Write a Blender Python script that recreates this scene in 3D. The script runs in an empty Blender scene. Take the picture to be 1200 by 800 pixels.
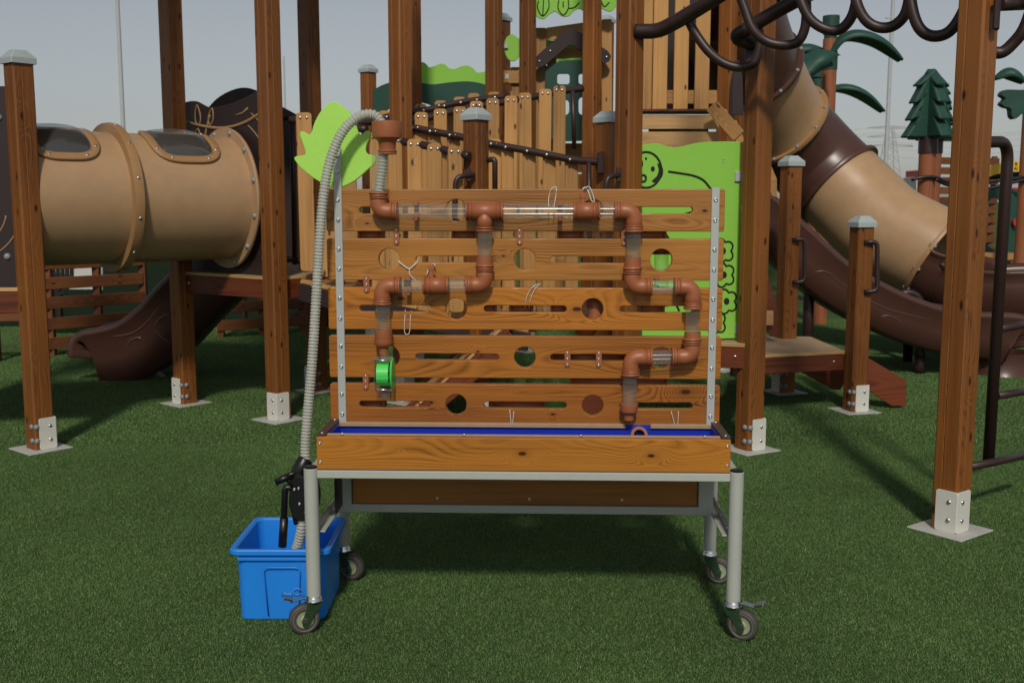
import bpy, bmesh, math, random
from mathutils import Vector, Matrix
random.seed(7)
R = math.radians
sc = bpy.context.scene
col = sc.collection
# ------------------------------------------------------------------ camera, sky, sun, exposure
F = 1250.0                      # focal length in photograph pixels (1200 wide)
CAMH = 1.5
PITCH = math.atan(165 / F)
cam = bpy.data.cameras.new('camera'); cam_o = bpy.data.objects.new('camera', cam); col.objects.link(cam_o)
cam_o.location = (0, 0, CAMH); cam_o.rotation_euler = (math.pi / 2 - PITCH, 0, 0)
cam.sensor_width = 36; cam.lens = F / 1200 * 36; cam.clip_end = 3000; cam.clip_start = .05
cam.dof.use_dof = True; cam.dof.focus_distance = 3.75; cam.dof.aperture_fstop = 7.1
sc.camera = cam_o
SUN_EL, SUN_AZ = R(42), R(-1)   # sun behind the camera, a touch to the left of it
world = bpy.data.worlds.new('World'); sc.world = world; world.use_nodes = True
wn = world.node_tree.nodes; wl = world.node_tree.links
bg = wn['Background']
sky = wn.new('ShaderNodeTexSky'); sky.sky_type = 'NISHITA'; sky.sun_disc = False
sky.sun_elevation = SUN_EL; sky.sun_rotation = math.pi - SUN_AZ + R(0)
sky.air_density = 1.0; sky.dust_density = 1.0; sky.ozone_density = 1.0; sky.altitude = 0
hs = wn.new('ShaderNodeHueSaturation'); hs.inputs['Saturation'].default_value = .36
wl.new(sky.outputs[0], hs.inputs['Color']); wl.new(hs.outputs[0], bg.inputs[0])
bg.inputs[1].default_value = 0.065
sl = bpy.data.lights.new('sun', 'SUN'); sl.energy = 2.35; sl.angle = R(5); sl.color = (1, .93, .82)
sun_o = bpy.data.objects.new('sun', sl); col.objects.link(sun_o); sun_o.location = (0, -8, 10)
sdir = Vector((math.sin(SUN_AZ) * math.cos(SUN_EL), -math.cos(SUN_AZ) * math.cos(SUN_EL), math.sin(SUN_EL)))  # towards the sun
sun_o.rotation_euler = sdir.to_track_quat('Z', 'Y').to_euler()
sc.view_settings.view_transform = 'Standard'; sc.view_settings.look = 'None'
sc.view_settings.exposure = 0; sc.view_settings.gamma = 1

# ------------------------------------------------------------------ helpers
CP, SP = math.cos(PITCH), math.sin(PITCH)
def ray(px, py):
    a = (px - 600) / F; b = (400 - py) / F
    return Vector((a, CP + b * SP, -SP + b * CP))
def at(px, py, Y):
    d = ray(px, py); t = Y / d.y
    return Vector((d.x * t, Y, CAMH + d.z * t))
def gp(px, py, z=0.0):
    d = ray(px, py); t = (z - CAMH) / d.z
    return Vector((d.x * t, d.y * t, z))
W = {}
def thing(name, label, cat, M=None, group=None):
    o = bpy.data.objects.new(name, None); col.objects.link(o)
    M = M or Matrix(); o.matrix_world = M; o.matrix_basis = M; W[o.name] = M.copy()
    o['label'] = label; o['category'] = cat
    if group: o['group'] = group
    o.empty_display_size = .1
    return o
def O(name, me, mat=None, parent=None, M=None, kind=None, label=None, cat=None, group=None):
    o = bpy.data.objects.new(name, me); col.objects.link(o)
    if mat is not None and not me.materials: me.materials.append(mat)
    M = M or Matrix()
    if parent is not None:
        o.parent = parent; o.matrix_basis = W[parent.name].inverted() @ M
    else: o.matrix_basis = M
    W[o.name] = M.copy()
    if kind: o['kind'] = kind
    if label: o['label'] = label
    if cat: o['category'] = cat
    if group: o['group'] = group
    return o
def OW(name, me, mat, parent=None, **k):      # mesh given in world coordinates: recentre its origin
    n = len(me.vertices); c = Vector()
    lo = Vector((1e9,) * 3); hi = -lo
    for v in me.vertices:
        for i in range(3):
            lo[i] = min(lo[i], v.co[i]); hi[i] = max(hi[i], v.co[i])
    c = (lo + hi) / 2
    me.transform(Matrix.Translation(-c))
    return O(name, me, mat, parent, Matrix.Translation(c), **k)
T = Matrix.Translation
def Rz(a): return Matrix.Rotation(a, 4, 'Z')
def Rx(a): return Matrix.Rotation(a, 4, 'X')
def Ry(a): return Matrix.Rotation(a, 4, 'Y')
def frame(o, x, z):                            # matrix with local X along x, local Z near z
    x = Vector(x).normalized(); z = Vector(z); y = z.cross(x).normalized(); z = x.cross(y)
    m = Matrix((x, y, z)).transposed().to_4x4(); m.translation = o
    return m
def bm2me(bm, smooth=False, name='m'):
    me = bpy.data.meshes.new(name); bm.normal_update(); bm.to_mesh(me); bm.free()
    if smooth: me.polygons.foreach_set('use_smooth', [True] * len(me.polygons))
    return me
_bc = {}
def box(sx, sy, sz, bev=.003, seg=1):
    k = (round(sx, 4), round(sy, 4), round(sz, 4), bev, seg)
    if k in _bc: return _bc[k].copy()
    bm = bmesh.new(); bmesh.ops.create_cube(bm, size=1)
    bmesh.ops.scale(bm, vec=(sx, sy, sz), verts=bm.verts)
    if bev: bmesh.ops.bevel(bm, geom=list(bm.edges), offset=min(bev, min(sx, sy, sz) * .45), segments=seg, affect='EDGES')
    _bc[k] = bm2me(bm); return _bc[k].copy()
def tube(pts, r, seg=12, caps=True, closed=False, smooth=True, rf=None, section=None, upv=None):
    """sweep a circle (or a section list of (a,b)) along pts; rf(i,n) scales it"""
    pts = [Vector(p) for p in pts]; n = len(pts); bm = bmesh.new(); rings = []
    tang = []
    for i in range(n):
        if closed: t = pts[(i + 1) % n] - pts[i - 1]
        else: t = pts[min(i + 1, n - 1)] - pts[max(i - 1, 0)]
        tang.append(t.normalized())
    up = Vector(upv) if upv else (Vector((0, 0, 1)) if abs(tang[0].z) < .9 else Vector((1, 0, 0)))
    x = up.cross(tang[0]).normalized()
    for i in range(n):
        t = tang[i]
        if upv: x = up.cross(t).normalized()
        else: x = (x - t * x.dot(t)).normalized()
        y = t.cross(x); s = rf(i, n) if rf else 1
        if section: ring = [bm.verts.new(pts[i] + x * a * s + y * b * s) for a, b in section]
        else: ring = [bm.verts.new(pts[i] + (x * math.cos(q) + y * math.sin(q)) * r * s) for q in [2 * math.pi * k / seg for k in range(seg)]]
        rings.append(ring)
    m = len(rings[0])
    for i in range(n if closed else n - 1):
        a, b = rings[i], rings[(i + 1) % n]
        for k in range(m): bm.faces.new((a[k], a[(k + 1) % m], b[(k + 1) % m], b[k]))
    if caps and not closed:
        bm.faces.new(rings[0][::-1]); bm.faces.new(rings[-1])
    bmesh.ops.recalc_face_normals(bm, faces=bm.faces)
    me = bm2me(bm, smooth)
    if caps and not closed:
        for p in me.polygons:
            if len(p.vertices) == m and m > 4: p.use_smooth = False
    return me
def lathe(prof, seg=24, smooth=True, ang=40):
    """profile of (radius, z) about Z; sharp profile corners split by duplicating rings"""
    bm = bmesh.new(); rings = []
    for r, z in prof:
        rings.append([bm.verts.new((r * math.cos(q), r * math.sin(q), z)) for q in [2 * math.pi * k / seg for k in range(seg)]] if r > 1e-6 else [bm.verts.new((0, 0, z))])
    for a, b in zip(rings, rings[1:]):
        for k in range(seg):
            k2 = (k + 1) % seg
            if len(a) == 1 and len(b) == 1: continue
            if len(a) == 1: bm.faces.new((a[0], b[k2], b[k]))
            elif len(b) == 1: bm.faces.new((a[k], a[k2], b[0]))
            else: bm.faces.new((a[k], a[k2], b[k2], b[k]))
    bmesh.ops.recalc_face_normals(bm, faces=bm.faces)
    if ang:
        es = [e for e in bm.edges if len(e.link_faces) == 2 and e.calc_face_angle(0) > R(ang)]
        if es: bmesh.ops.split_edges(bm, edges=es)
    return bm2me(bm, smooth)
def extr(loops, th, bev=.003, segs=1):
    """2D loops in (x,z) -> slab of thickness th centred on y=0; later loops are holes"""
    cu = bpy.data.curves.new('c', 'CURVE'); cu.dimensions = '2D'; cu.fill_mode = 'BOTH'
    for lp in loops:
        s = cu.splines.new('POLY'); s.points.add(len(lp) - 1); s.use_cyclic_u = True
        for p, q in zip(s.points, lp): p.co = (q[0], q[1], 0, 1)
    cu.extrude = th / 2 - bev; cu.bevel_depth = bev; cu.bevel_resolution = 0 if segs == 1 else 2; cu.offset = -bev
    ob = bpy.data.objects.new('c', cu)
    me = bpy.data.meshes.new_from_object(ob)
    bpy.data.objects.remove(ob); bpy.data.curves.remove(cu)
    me.transform(Matrix(((1, 0, 0, 0), (0, 0, -1, 0), (0, 1, 0, 0), (0, 0, 0, 1))))
    me.polygons.foreach_set('use_smooth', [False] * len(me.polygons))
    me.materials.clear()
    return me
def circ(cx, cz, r, n=28): return [(cx + r * math.cos(2 * math.pi * k / n), cz + r * math.sin(2 * math.pi * k / n)) for k in range(n)]
def slot(x0, x1, cz, h, n=8):
    r = h / 2
    return [(x1 - r + r * math.cos(a), cz + r * math.sin(a)) for a in [-math.pi / 2 + math.pi * k / n for k in range(n + 1)]] + \
           [(x0 + r + r * math.cos(a), cz + r * math.sin(a)) for a in [math.pi / 2 + math.pi * k / n for k in range(n + 1)]]
def rrect(x0, x1, z0, z1, r, n=4):
    o = []
    for cx, cz, a0 in ((x1 - r, z0 + r, -90), (x1 - r, z1 - r, 0), (x0 + r, z1 - r, 90), (x0 + r, z0 + r, 180)):
        for k in range(n + 1):
            a = R(a0 + 90 * k / n); o.append((cx + r * math.cos(a), cz + r * math.sin(a)))
    return o
def spline(ctrl, n=8, closed=False):           # Catmull-Rom through control points (2D or 3D)
    c = [Vector(p) for p in ctrl]; out = []; m = len(c)
    rng = range(m) if closed else range(m - 1)
    for i in rng:
        p0 = c[(i - 1) % m] if closed or i > 0 else c[0] * 2 - c[1]
        p1 = c[i]; p2 = c[(i + 1) % m]
        p3 = c[(i + 2) % m] if closed or i + 2 < m else c[-1] * 2 - c[-2]
        for k in range(n):
            t = k / n
            out.append(.5 * ((2 * p1) + (p2 - p0) * t + (2 * p0 - 5 * p1 + 4 * p2 - p3) * t * t + (3 * p1 - p0 - 3 * p2 + p3) * t ** 3))
    if not closed: out.append(c[-1])
    return out
def fillet(pts, r, n=6):                       # polyline with rounded corners
    pts = [Vector(p) for p in pts]; out = [pts[0]]
    for a, b, c in zip(pts, pts[1:], pts[2:]):
        u = (a - b); v = (c - b); d = min(r, u.length * .49, v.length * .49)
        p = b + u.normalized() * d; q = b + v.normalized() * d
        for k in range(n + 1):
            t = k / n; out.append(p * (1 - t) ** 2 + b * 2 * t * (1 - t) + q * t * t)
    out.append(pts[-1]); return out
def join(mes):
    bm = bmesh.new()
    for me, M in mes:
        n0 = len(bm.verts); bm.from_mesh(me); bm.verts.ensure_lookup_table()
        if M is not None: bmesh.ops.transform(bm, matrix=M, verts=bm.verts[n0:])
    me = bpy.data.meshes.new('j'); bm.to_mesh(me); bm.free(); me.materials.clear(); return me
def along(p, q): return (Vector(q) - Vector(p))
def plank(name, p, q, w, th, mat, parent, up=(0, 0, 1), bev=.004, rounded=0, **k):
    """board from p to q; width w across 'up', thickness th"""
    p = Vector(p); q = Vector(q); L = (q - p).length
    me = extr([rrect(-L / 2, L / 2, -w / 2, w / 2, rounded)], th, min(bev, th * .3)) if rounded else box(L, th, w, bev)
    return O(name, me, mat, parent, frame((p + q) / 2, q - p, up), **k)
# ------------------------------------------------------------------ materials
def mat(name):
    m = bpy.data.materials.new(name); m.use_nodes = True
    return m, m.node_tree.nodes, m.node_tree.links, m.node_tree.nodes['Principled BSDF']
def nd(n, t, **k):
    x = n.new(t)
    for a, b in k.items(): setattr(x, a, b)
    return x
def plastic(name, c, rough=.45, spec=.5, var=.08, bump=.05, scale=30, metal=0, coat=0):
    m, n, l, b = mat(name)
    tc = nd(n, 'ShaderNodeTexCoord'); no = nd(n, 'ShaderNodeTexNoise'); no.inputs['Scale'].default_value = scale; no.inputs['Detail'].default_value = 5
    l.new(tc.outputs['Object'], no.inputs['Vector'])
    no2 = nd(n, 'ShaderNodeTexNoise'); no2.inputs['Scale'].default_value = 2.3; no2.inputs['Detail'].default_value = 3
    l.new(tc.outputs['Object'], no2.inputs['Vector'])
    ad = nd(n, 'ShaderNodeMath', operation='ADD'); l.new(no.outputs[0], ad.inputs[0]); l.new(no2.outputs[0], ad.inputs[1])
    mr = nd(n, 'ShaderNodeMapRange'); mr.inputs['From Min'].default_value = .6; mr.inputs['From Max'].default_value = 1.4
    mr.inputs['To Min'].default_value = 1 - var; mr.inputs['To Max'].default_value = 1 + var
    l.new(ad.outputs[0], mr.inputs[0])
    mx = nd(n, 'ShaderNodeVectorMath', operation='SCALE'); mx.inputs[0].default_value = c; l.new(mr.outputs[0], mx.inputs['Scale'])
    l.new(mx.outputs[0], b.inputs['Base Color'])
    mr2 = nd(n, 'ShaderNodeMapRange'); mr2.inputs['To Min'].default_value = max(.05, rough - .1); mr2.inputs['To Max'].default_value = rough + .12
    l.new(no2.outputs[0], mr2.inputs[0]); l.new(mr2.outputs[0], b.inputs['Roughness'])
    b.inputs['Specular IOR Level'].default_value = spec; b.inputs['Metallic'].default_value = metal
    b.inputs['Coat Weight'].default_value = coat
    if bump:
        bp = nd(n, 'ShaderNodeBump'); bp.inputs['Strength'].default_value = bump; bp.inputs['Distance'].default_value = .003
        no3 = nd(n, 'ShaderNodeTexNoise'); no3.inputs['Scale'].default_value = 140; l.new(tc.outputs['Object'], no3.inputs['Vector'])
        l.new(no3.outputs[0], bp.inputs['Height']); l.new(bp.outputs[0], b.inputs['Normal'])
    return m
def wood(name, c, axis='X', ring=90, contrast=.55, knots=True, rough=.42, tint=.18, amber=(1.25, .95, .7), kn_at=()):
    """flat-sawn softwood: growth rings of a trunk cut along the board, knots, fibre streaks"""
    m, n, l, b = mat(name)
    def M(op, a, bb=None, **k):
        x = nd(n, 'ShaderNodeMath', operation=op)
        for i, v in enumerate((a, bb)):
            if v is None: continue
            if isinstance(v, (int, float)): x.inputs[i].default_value = v
            else: l.new(v, x.inputs[i])
        for kk, v in k.items(): setattr(x, kk, v)
        return x.outputs[0]
    def N(vec, scale, detail=2, rough_=.5, dist=0):
        x = nd(n, 'ShaderNodeTexNoise'); x.inputs['Scale'].default_value = scale; x.inputs['Detail'].default_value = detail
        x.inputs['Roughness'].default_value = rough_; x.inputs['Distortion'].default_value = dist; l.new(vec, x.inputs['Vector']); return x.outputs[0]
    def C3(x, y, z):
        k = nd(n, 'ShaderNodeCombineXYZ')
        for i, v in enumerate((x, y, z)):
            if isinstance(v, (int, float)): k.inputs[i].default_value = v
            else: l.new(v, k.inputs[i])
        return k.outputs[0]
    def MR(v, a, bb, c_, d): 
        x = nd(n, 'ShaderNodeMapRange'); x.inputs[1].default_value = a; x.inputs[2].default_value = bb; x.inputs[3].default_value = c_; x.inputs[4].default_value = d
        l.new(v, x.inputs[0]); return x.outputs[0]
    tc = nd(n, 'ShaderNodeTexCoord'); oi = nd(n, 'ShaderNodeObjectInfo'); rnd = oi.outputs['Random']
    sx = nd(n, 'ShaderNodeSeparateXYZ'); l.new(tc.outputs['Object'], sx.inputs[0])
    ax = {'X': (0, 1, 2), 'Z': (2, 0, 1), 'Y': (1, 0, 2)}[axis]
    Ls = M('ADD', sx.outputs[ax[0]], M('MULTIPLY', rnd, 53.0)); a = sx.outputs[ax[1]]; d = sx.outputs[ax[2]]
    vec = C3(M('MULTIPLY', Ls, 1.0), M('MULTIPLY', a, 3.0), M('MULTIPLY', d, 3.0))
    wob = N(vec, 1.1, 2)
    kv = C3(M('MULTIPLY', Ls, 3.4), M('ADD', M('MULTIPLY', M('ADD', a, d), 8.5), M('MULTIPLY', rnd, 31.0)), 0)
    vo = nd(n, 'ShaderNodeTexVoronoi', voronoi_dimensions='2D'); vo.inputs['Scale'].default_value = 1.0; l.new(kv, vo.inputs['Vector'])
    sc_ = nd(n, 'ShaderNodeSeparateColor'); l.new(vo.outputs['Color'], sc_.inputs[0])
    on = M('GREATER_THAN', sc_.outputs[0], .60 if knots else 2.0)
    kd = vo.outputs['Distance']
    swirl = M('MULTIPLY', MR(kd, 0, .55, 1, 0), on)
    swirl = M('MULTIPLY', swirl, swirl)
    own = None
    for kx, kz, ks in kn_at:                                       # knots that this very board shows
        dv = nd(n, 'ShaderNodeVectorMath', operation='LENGTH'); l.new(C3(M('MULTIPLY', M('SUBTRACT', sx.outputs[ax[0]], kx), .50), M('SUBTRACT', sx.outputs[ax[2]], kz), 0), dv.inputs[0])
        dn = M('DIVIDE', dv.outputs['Value'], ks); g = M('EXPONENT', M('MULTIPLY', M('MULTIPLY', dn, dn), -.10))
        swirl = M('ADD', swirl, M('MULTIPLY', g, 1.3))
        kk = M('ADD', MR(dn, .55, 1.0, .85, 0), MR(dn, 1.0, 2.6, .22, 0)); own = kk if own is None else M('MAXIMUM', own, kk)
    r1 = M('ADD', M('MULTIPLY', wob, .12), M('MULTIPLY', swirl, .035))
    ya = M('ADD', a, M('ADD', M('MULTIPLY', rnd, .08), r1)); yd = M('ADD', d, M('SUBTRACT', M('MULTIPLY', M('FRACT', M('MULTIPLY', rnd, 7.31)), .1), .05))
    ln = nd(n, 'ShaderNodeVectorMath', operation='LENGTH'); l.new(C3(ya, yd, 0), ln.inputs[0])
    ph = M('FRACT', M('MULTIPLY', ln.outputs['Value'], float(ring)))
    tri = M('SUBTRACT', 1.0, M('ABSOLUTE', M('SUBTRACT', M('MULTIPLY', ph, 1.35), 1.0)))   # latewood darkens, then drops faster
    ringamp = MR(N(vec, 2.1, 1), .35, .65, .35, 1.0)
    late = M('MULTIPLY', M('POWER', M('MAXIMUM', tri, 0.001), 2.0), ringamp)
    strk = N(C3(M('MULTIPLY', Ls, 1.3), M('MULTIPLY', a, 70.0), M('MULTIPLY', d, 70.0)), 1.0, 3)
    fib = N(C3(M('MULTIPLY', Ls, 4.0), M('MULTIPLY', a, 260.0), M('MULTIPLY', d, 260.0)), 1.0, 3)
    big = N(vec, .9, 2)
    fx = M('ADD', M('MULTIPLY', late, contrast), M('MULTIPLY', M('SUBTRACT', fib, .5), .55))
    fx = M('ADD', M('ADD', fx, .12), M('ADD', M('MULTIPLY', M('SUBTRACT', big, .5), 1.25), M('MULTIPLY', M('SUBTRACT', strk, .5), .75)))
    rp = nd(n, 'ShaderNodeValToRGB'); l.new(fx, rp.inputs[0])
    e = rp.color_ramp.elements
    e[0].position = 0; e[0].color = (min(1, c[0] * amber[0]), c[1] * amber[0] * 1.02, c[2] * amber[0], 1)
    e[1].position = .85; e[1].color = (c[0] * .34, c[1] * .26, c[2] * .22, 1)
    x = e.new(.35); x.color = (c[0], c[1], c[2], 1)
    kn = M('MULTIPLY', MR(kd, .045, .10, 1, 0), on)
    if own is not None: kn = M('MAXIMUM', kn, own)
    mk = nd(n, 'ShaderNodeMix', data_type='RGBA'); l.new(kn, mk.inputs[0]); l.new(rp.outputs[0], mk.inputs[6]); mk.inputs[7].default_value = (c[0] * .16, c[1] * .1, c[2] * .1, 1)
    tn = nd(n, 'ShaderNodeVectorMath', operation='SCALE'); l.new(mk.outputs[2], tn.inputs[0])
    l.new(MR(M('FRACT', M('MULTIPLY', rnd, 13.7)), 0, 1, 1 - tint, 1 + tint), tn.inputs['Scale'])
    l.new(tn.outputs[0], b.inputs['Base Color'])
    l.new(MR(big, .2, .8, rough - .1, rough + .15), b.inputs['Roughness']); b.inputs['Specular IOR Level'].default_value = .4
    bp = nd(n, 'ShaderNodeBump'); bp.inputs['Strength'].default_value = .25; bp.inputs['Distance'].default_value = .0015
    l.new(M('ADD', fib, M('MULTIPLY', late, .8)), bp.inputs['Height']); l.new(bp.outputs[0], b.inputs['Normal'])
    return m
def clear(name, tintc=(.93, .95, .93), refl=.12, haze=.055):
    m, n, l, b = mat(name); n.remove(b)
    out = n['Material Output']; tr = nd(n, 'ShaderNodeBsdfTransparent'); tr.inputs[0].default_value = (*tintc, 1)
    gl = nd(n, 'ShaderNodeBsdfGlossy'); gl.inputs['Roughness'].default_value = .16
    lw = nd(n, 'ShaderNodeLayerWeight'); lw.inputs['Blend'].default_value = .35
    mr = nd(n, 'ShaderNodeMapRange'); mr.inputs['To Min'].default_value = refl * .6; mr.inputs['To Max'].default_value = .75; l.new(lw.outputs['Facing'], mr.inputs[0])
    pw = nd(n, 'ShaderNodeMath', operation='POWER'); pw.inputs[1].default_value = 1.6; l.new(mr.outputs[0], pw.inputs[0])
    mx = nd(n, 'ShaderNodeMixShader'); l.new(pw.outputs[0], mx.inputs[0]); l.new(tr.outputs[0], mx.inputs[1]); l.new(gl.outputs[0], mx.inputs[2]); df = nd(n, 'ShaderNodeBsdfDiffuse'); df.inputs[0].default_value = (.8, .82, .8, 1); m2 = nd(n, 'ShaderNodeMixShader'); m2.inputs[0].default_value = haze
    l.new(mx.outputs[0], m2.inputs[1]); l.new(df.outputs[0], m2.inputs[2]); l.new(m2.outputs[0], out.inputs[0])
    return m
def metal(name, c, rough=.3):
    return plastic(name, c, rough, .5, .06, .02, 50, metal=1)
mPostZ = wood('post_wood', (.19, .066, .0135), 'Z', 170, .42, True, .42, .2)
mBoard = wood('table_wood', (.34, .134, .022), 'X', 190, .45, False, .32, .12)
mPick = wood('picket_wood', (.38, .195, .062), 'X', 150, .35, True, .5, .2)
mPickZ = wood('picket_wood_upright', (.38, .195, .062), 'Z', 150, .35, True, .5, .2)
mPale = wood('pale_wood', (.42, .24, .10), 'X', 60, .3, False, .5, .1)
mRed = wood('red_hardwood', (.125, .030, .011), 'X', 60, .5, False, .4, .15)
mFence = wood('fence_wood', (.13, .045, .015), 'X', 120, .5, True, .55, .25)
mDeck = plastic('deck_plywood', (.36, .26, .16), .6, .3, .14, .2, 9)
mDeckE = wood('deck_edge', (.45, .27, .11), 'X', 90, .4, False, .5, .1)
mDark = plastic('dark_brown_tube', (.032, .015, .014), .42, .5, .1, .03, 20)
mDPan = plastic('dark_brown_panel', (.028, .017, .017), .5, .35, .1, .15, 60)
mLine = plastic('engraved_tan_line', (.30, .19, .09), .6, .3)
mTan = plastic('tan_plastic', (.40, .252, .138), .36, .45, .10, .05, 12)
mTanD = plastic('tan_flange', (.33, .185, .08), .4, .45, .08, .05, 14)
mBrn = plastic('brown_plastic', (.075, .033, .024), .32, .5, .10, .06, 14)
mLime = plastic('lime_panel', (.24, .53, .06), .45, .4, .05, .12, 80)
mLeaf = plastic('leaf_panel', (.38, .72, .11), .45, .4, .05, .12, 80)
mDGreen = plastic('dark_green_panel', (.012, .06, .042), .45, .4, .1, .12, 60)
mPineG = plastic('tree_green_plastic', (.016, .062, .045), .5, .4, .18, .1, 8)
mBlack = plastic('black_plastic', (.006, .006, .007), .35, .5, .2, .05)
mInk = plastic('engraved_black', (.012, .014, .01), .6, .3)
mTerra = plastic('terracotta_plastic', (.32, .102, .040), .42, .5, .05, .02, 25)
mBlue = plastic('blue_plastic', (.016, .225, .76), .36, .5, .05, .03, 12)
mLiner = plastic('blue_liner', (.012, .035, .42), .3, .5, .1, .1, 8)
mGrey = plastic('grey_powder_coat', (.40, .42, .38), .42, .5, .05, .05, 30)
mGreyD = plastic('grey_cap_metal', (.36, .41, .42), .45, .5, .08, .05, 30)
mAlu = plastic('grey_aluminium', (.46, .48, .47), .38, .5, .05, .05, 40, metal=.25)
mWhite = plastic('white_steel', (.62, .62, .56), .45, .4, .06, .05, 20)
mPlate = plastic('foot_plate', (.42, .42, .40), .6, .3, .15, .1, 15)
mBolt = metal('steel_bolt', (.62, .63, .64), .28)
mBoltG = plastic('grey_bolt_cap', (.22, .24, .25), .4)
mRubber = plastic('rubber', (.065, .058, .055), .55, .4, .15, .1)
mHub = plastic('grey_green_hub', (.30, .34, .22), .4, .4)
mGreenC = plastic('green_zinc', (.05, .10, .05), .28, .6, .2, .05, 20, metal=.5)
mLimeW = plastic('green_wheel', (.07, .62, .10), .35, .5, .05, .02)
mCord = plastic('grey_cord', (.55, .53, .48), .7, .3, .25, .2, 200)
mRim = plastic('tan_rim', (.36, .25, .15), .5, .35, .1, .1, 30)
mRimD = plastic('brown_rim', (.06, .035, .028), .5, .35, .1, .1, 30)
mClear = clear('clear_acrylic')
mDome = clear('smoked_dome', (.88, .91, .93), .42, .05)
mYel = plastic('yellow_panel', (.72, .42, .03), .5)
mRedP = plastic('red_plastic', (.5, .02, .02), .4)
mGalv = plastic('galvanised_steel', (.42, .44, .45), .5, .4)
mTrunk = wood('round_trunk', (.26, .085, .035), 'Z', 60, .4, False, .5, .1)
mShadeBack = plastic('shaded_green_backdrop', (.010, .020, .009), .8, .2, .3, .3, 40)  # near-black green: shade painted into the backdrop colour
mConc = plastic('pale_wall', (.55, .55, .53), .7, .3)
def hose_mat():
    m, n, l, b = mat('ribbed_hose')
    b.inputs['Base Color'].default_value = (.50, .49, .42, 1); b.inputs['Roughness'].default_value = .18
    b.inputs['Transmission Weight'].default_value = .3; b.inputs['IOR'].default_value = 1.2
    no = nd(n, 'ShaderNodeTexNoise'); no.inputs['Scale'].default_value = 14
    rp = nd(n, 'ShaderNodeValToRGB'); rp.color_ramp.elements[0].color = (.40, .41, .36, 1); rp.color_ramp.elements[1].color = (.64, .65, .58, 1)
    l.new(no.outputs[0], rp.inputs[0]); l.new(rp.outputs[0], b.inputs['Base Color'])
    return m
mHose = hose_mat()
def turf_mat(name, blade):
    m, n, l, b = mat(name)
    geo = nd(n, 'ShaderNodeNewGeometry')
    big = nd(n, 'ShaderNodeTexNoise'); big.inputs['Scale'].default_value = .9; big.inputs['Detail'].default_value = 4; l.new(geo.outputs['Position'], big.inputs['Vector'])
    rp = nd(n, 'ShaderNodeValToRGB'); e = rp.color_ramp.elements
    if blade:
        a = nd(n, 'ShaderNodeAttribute', attribute_name='tone'); src = a.outputs['Fac']
        cs = [(0, (.048, .106, .027)), (.45, (.090, .184, .048)), (.8, (.138, .240, .070)), (1, (.24, .28, .11))]
    else:
        a = nd(n, 'ShaderNodeTexNoise'); a.inputs['Scale'].default_value = 130; a.inputs['Detail'].default_value = 4; l.new(geo.outputs['Position'], a.inputs['Vector']); src = a.outputs[0]
        cs = [(.3, (.022, .046, .011)), (.55, (.048, .092, .022)), (.75, (.080, .135, .038)), (1, (.12, .17, .06))]
    e[0].position, e[0].color = cs[0][0], (*cs[0][1], 1); e[1].position, e[1].color = cs[-1][0], (*cs[-1][1], 1)
    for p, c in cs[1:-1]: x = e.new(p); x.color = (*c, 1)
    l.new(src, rp.inputs[0])
    mr = nd(n, 'ShaderNodeMapRange'); mr.inputs[1].default_value = .3; mr.inputs[2].default_value = .7; mr.inputs[3].default_value = .8; mr.inputs[4].default_value = 1.18; l.new(big.outputs[0], mr.inputs[0])
    sc_ = nd(n, 'ShaderNodeVectorMath', operation='SCALE'); l.new(rp.outputs[0], sc_.inputs[0]); l.new(mr.outputs[0], sc_.inputs['Scale']); l.new(sc_.outputs[0], b.inputs['Base Color'])
    b.inputs['Roughness'].default_value = .5 if blade else .8; b.inputs['Specular IOR Level'].default_value = .35
    if not blade:
        bp = nd(n, 'ShaderNodeBump'); bp.inputs['Strength'].default_value = .8; bp.inputs['Distance'].default_value = .02; l.new(a.outputs[0], bp.inputs['Height']); l.new(bp.outputs[0], b.inputs['Normal'])
    return m
mTurf = turf_mat('turf_ground', False); mBlade = turf_mat('turf_blade', True)

# ------------------------------------------------------------------ ground
bm = bmesh.new()
v = [bm.verts.new(p) for p in ((-400, -60, 0), (400, -60, 0), (400, 900, 0), (-400, 900, 0))]; bm.faces.new(v)
O('ground', bm2me(bm), mTurf, kind='structure', label='short dark green artificial turf covering the whole playground')
def blade_patch(S, nb, k=1.0):
    bm = bmesh.new(); tl = bm.verts.layers.float.new('tone'); rg = random.Random(3)
    for i in range(nb):
        x = (rg.random() - .5) * S; y = (rg.random() - .5) * S; h = rg.uniform(.0045, .0105) * k; w = rg.uniform(.0006, .0011) * k
        a = rg.uniform(0, 6.28); ln = rg.uniform(.3, 1.5) * h; b_ = rg.uniform(0, 6.28); dx, dy = math.cos(b_) * ln, math.sin(b_) * ln
        cx, cy = math.cos(a) * w, math.sin(a) * w; t = rg.random() ** 1.3
        P = [(x - cx, y - cy, -.002), (x + cx, y + cy, -.002), (x + cx * .8 + dx * .4, y + cy * .8 + dy * .4, h * .65), (x - cx * .8 + dx * .4, y - cy * .8 + dy * .4, h * .65), (x + dx, y + dy, h)]
        vs = [bm.verts.new(p) for p in P]
        for q in vs: q[tl] = t
        bm.faces.new(vs[:4]); bm.faces.new((vs[3], vs[2], vs[4]))
    return bm2me(bm)
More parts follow.
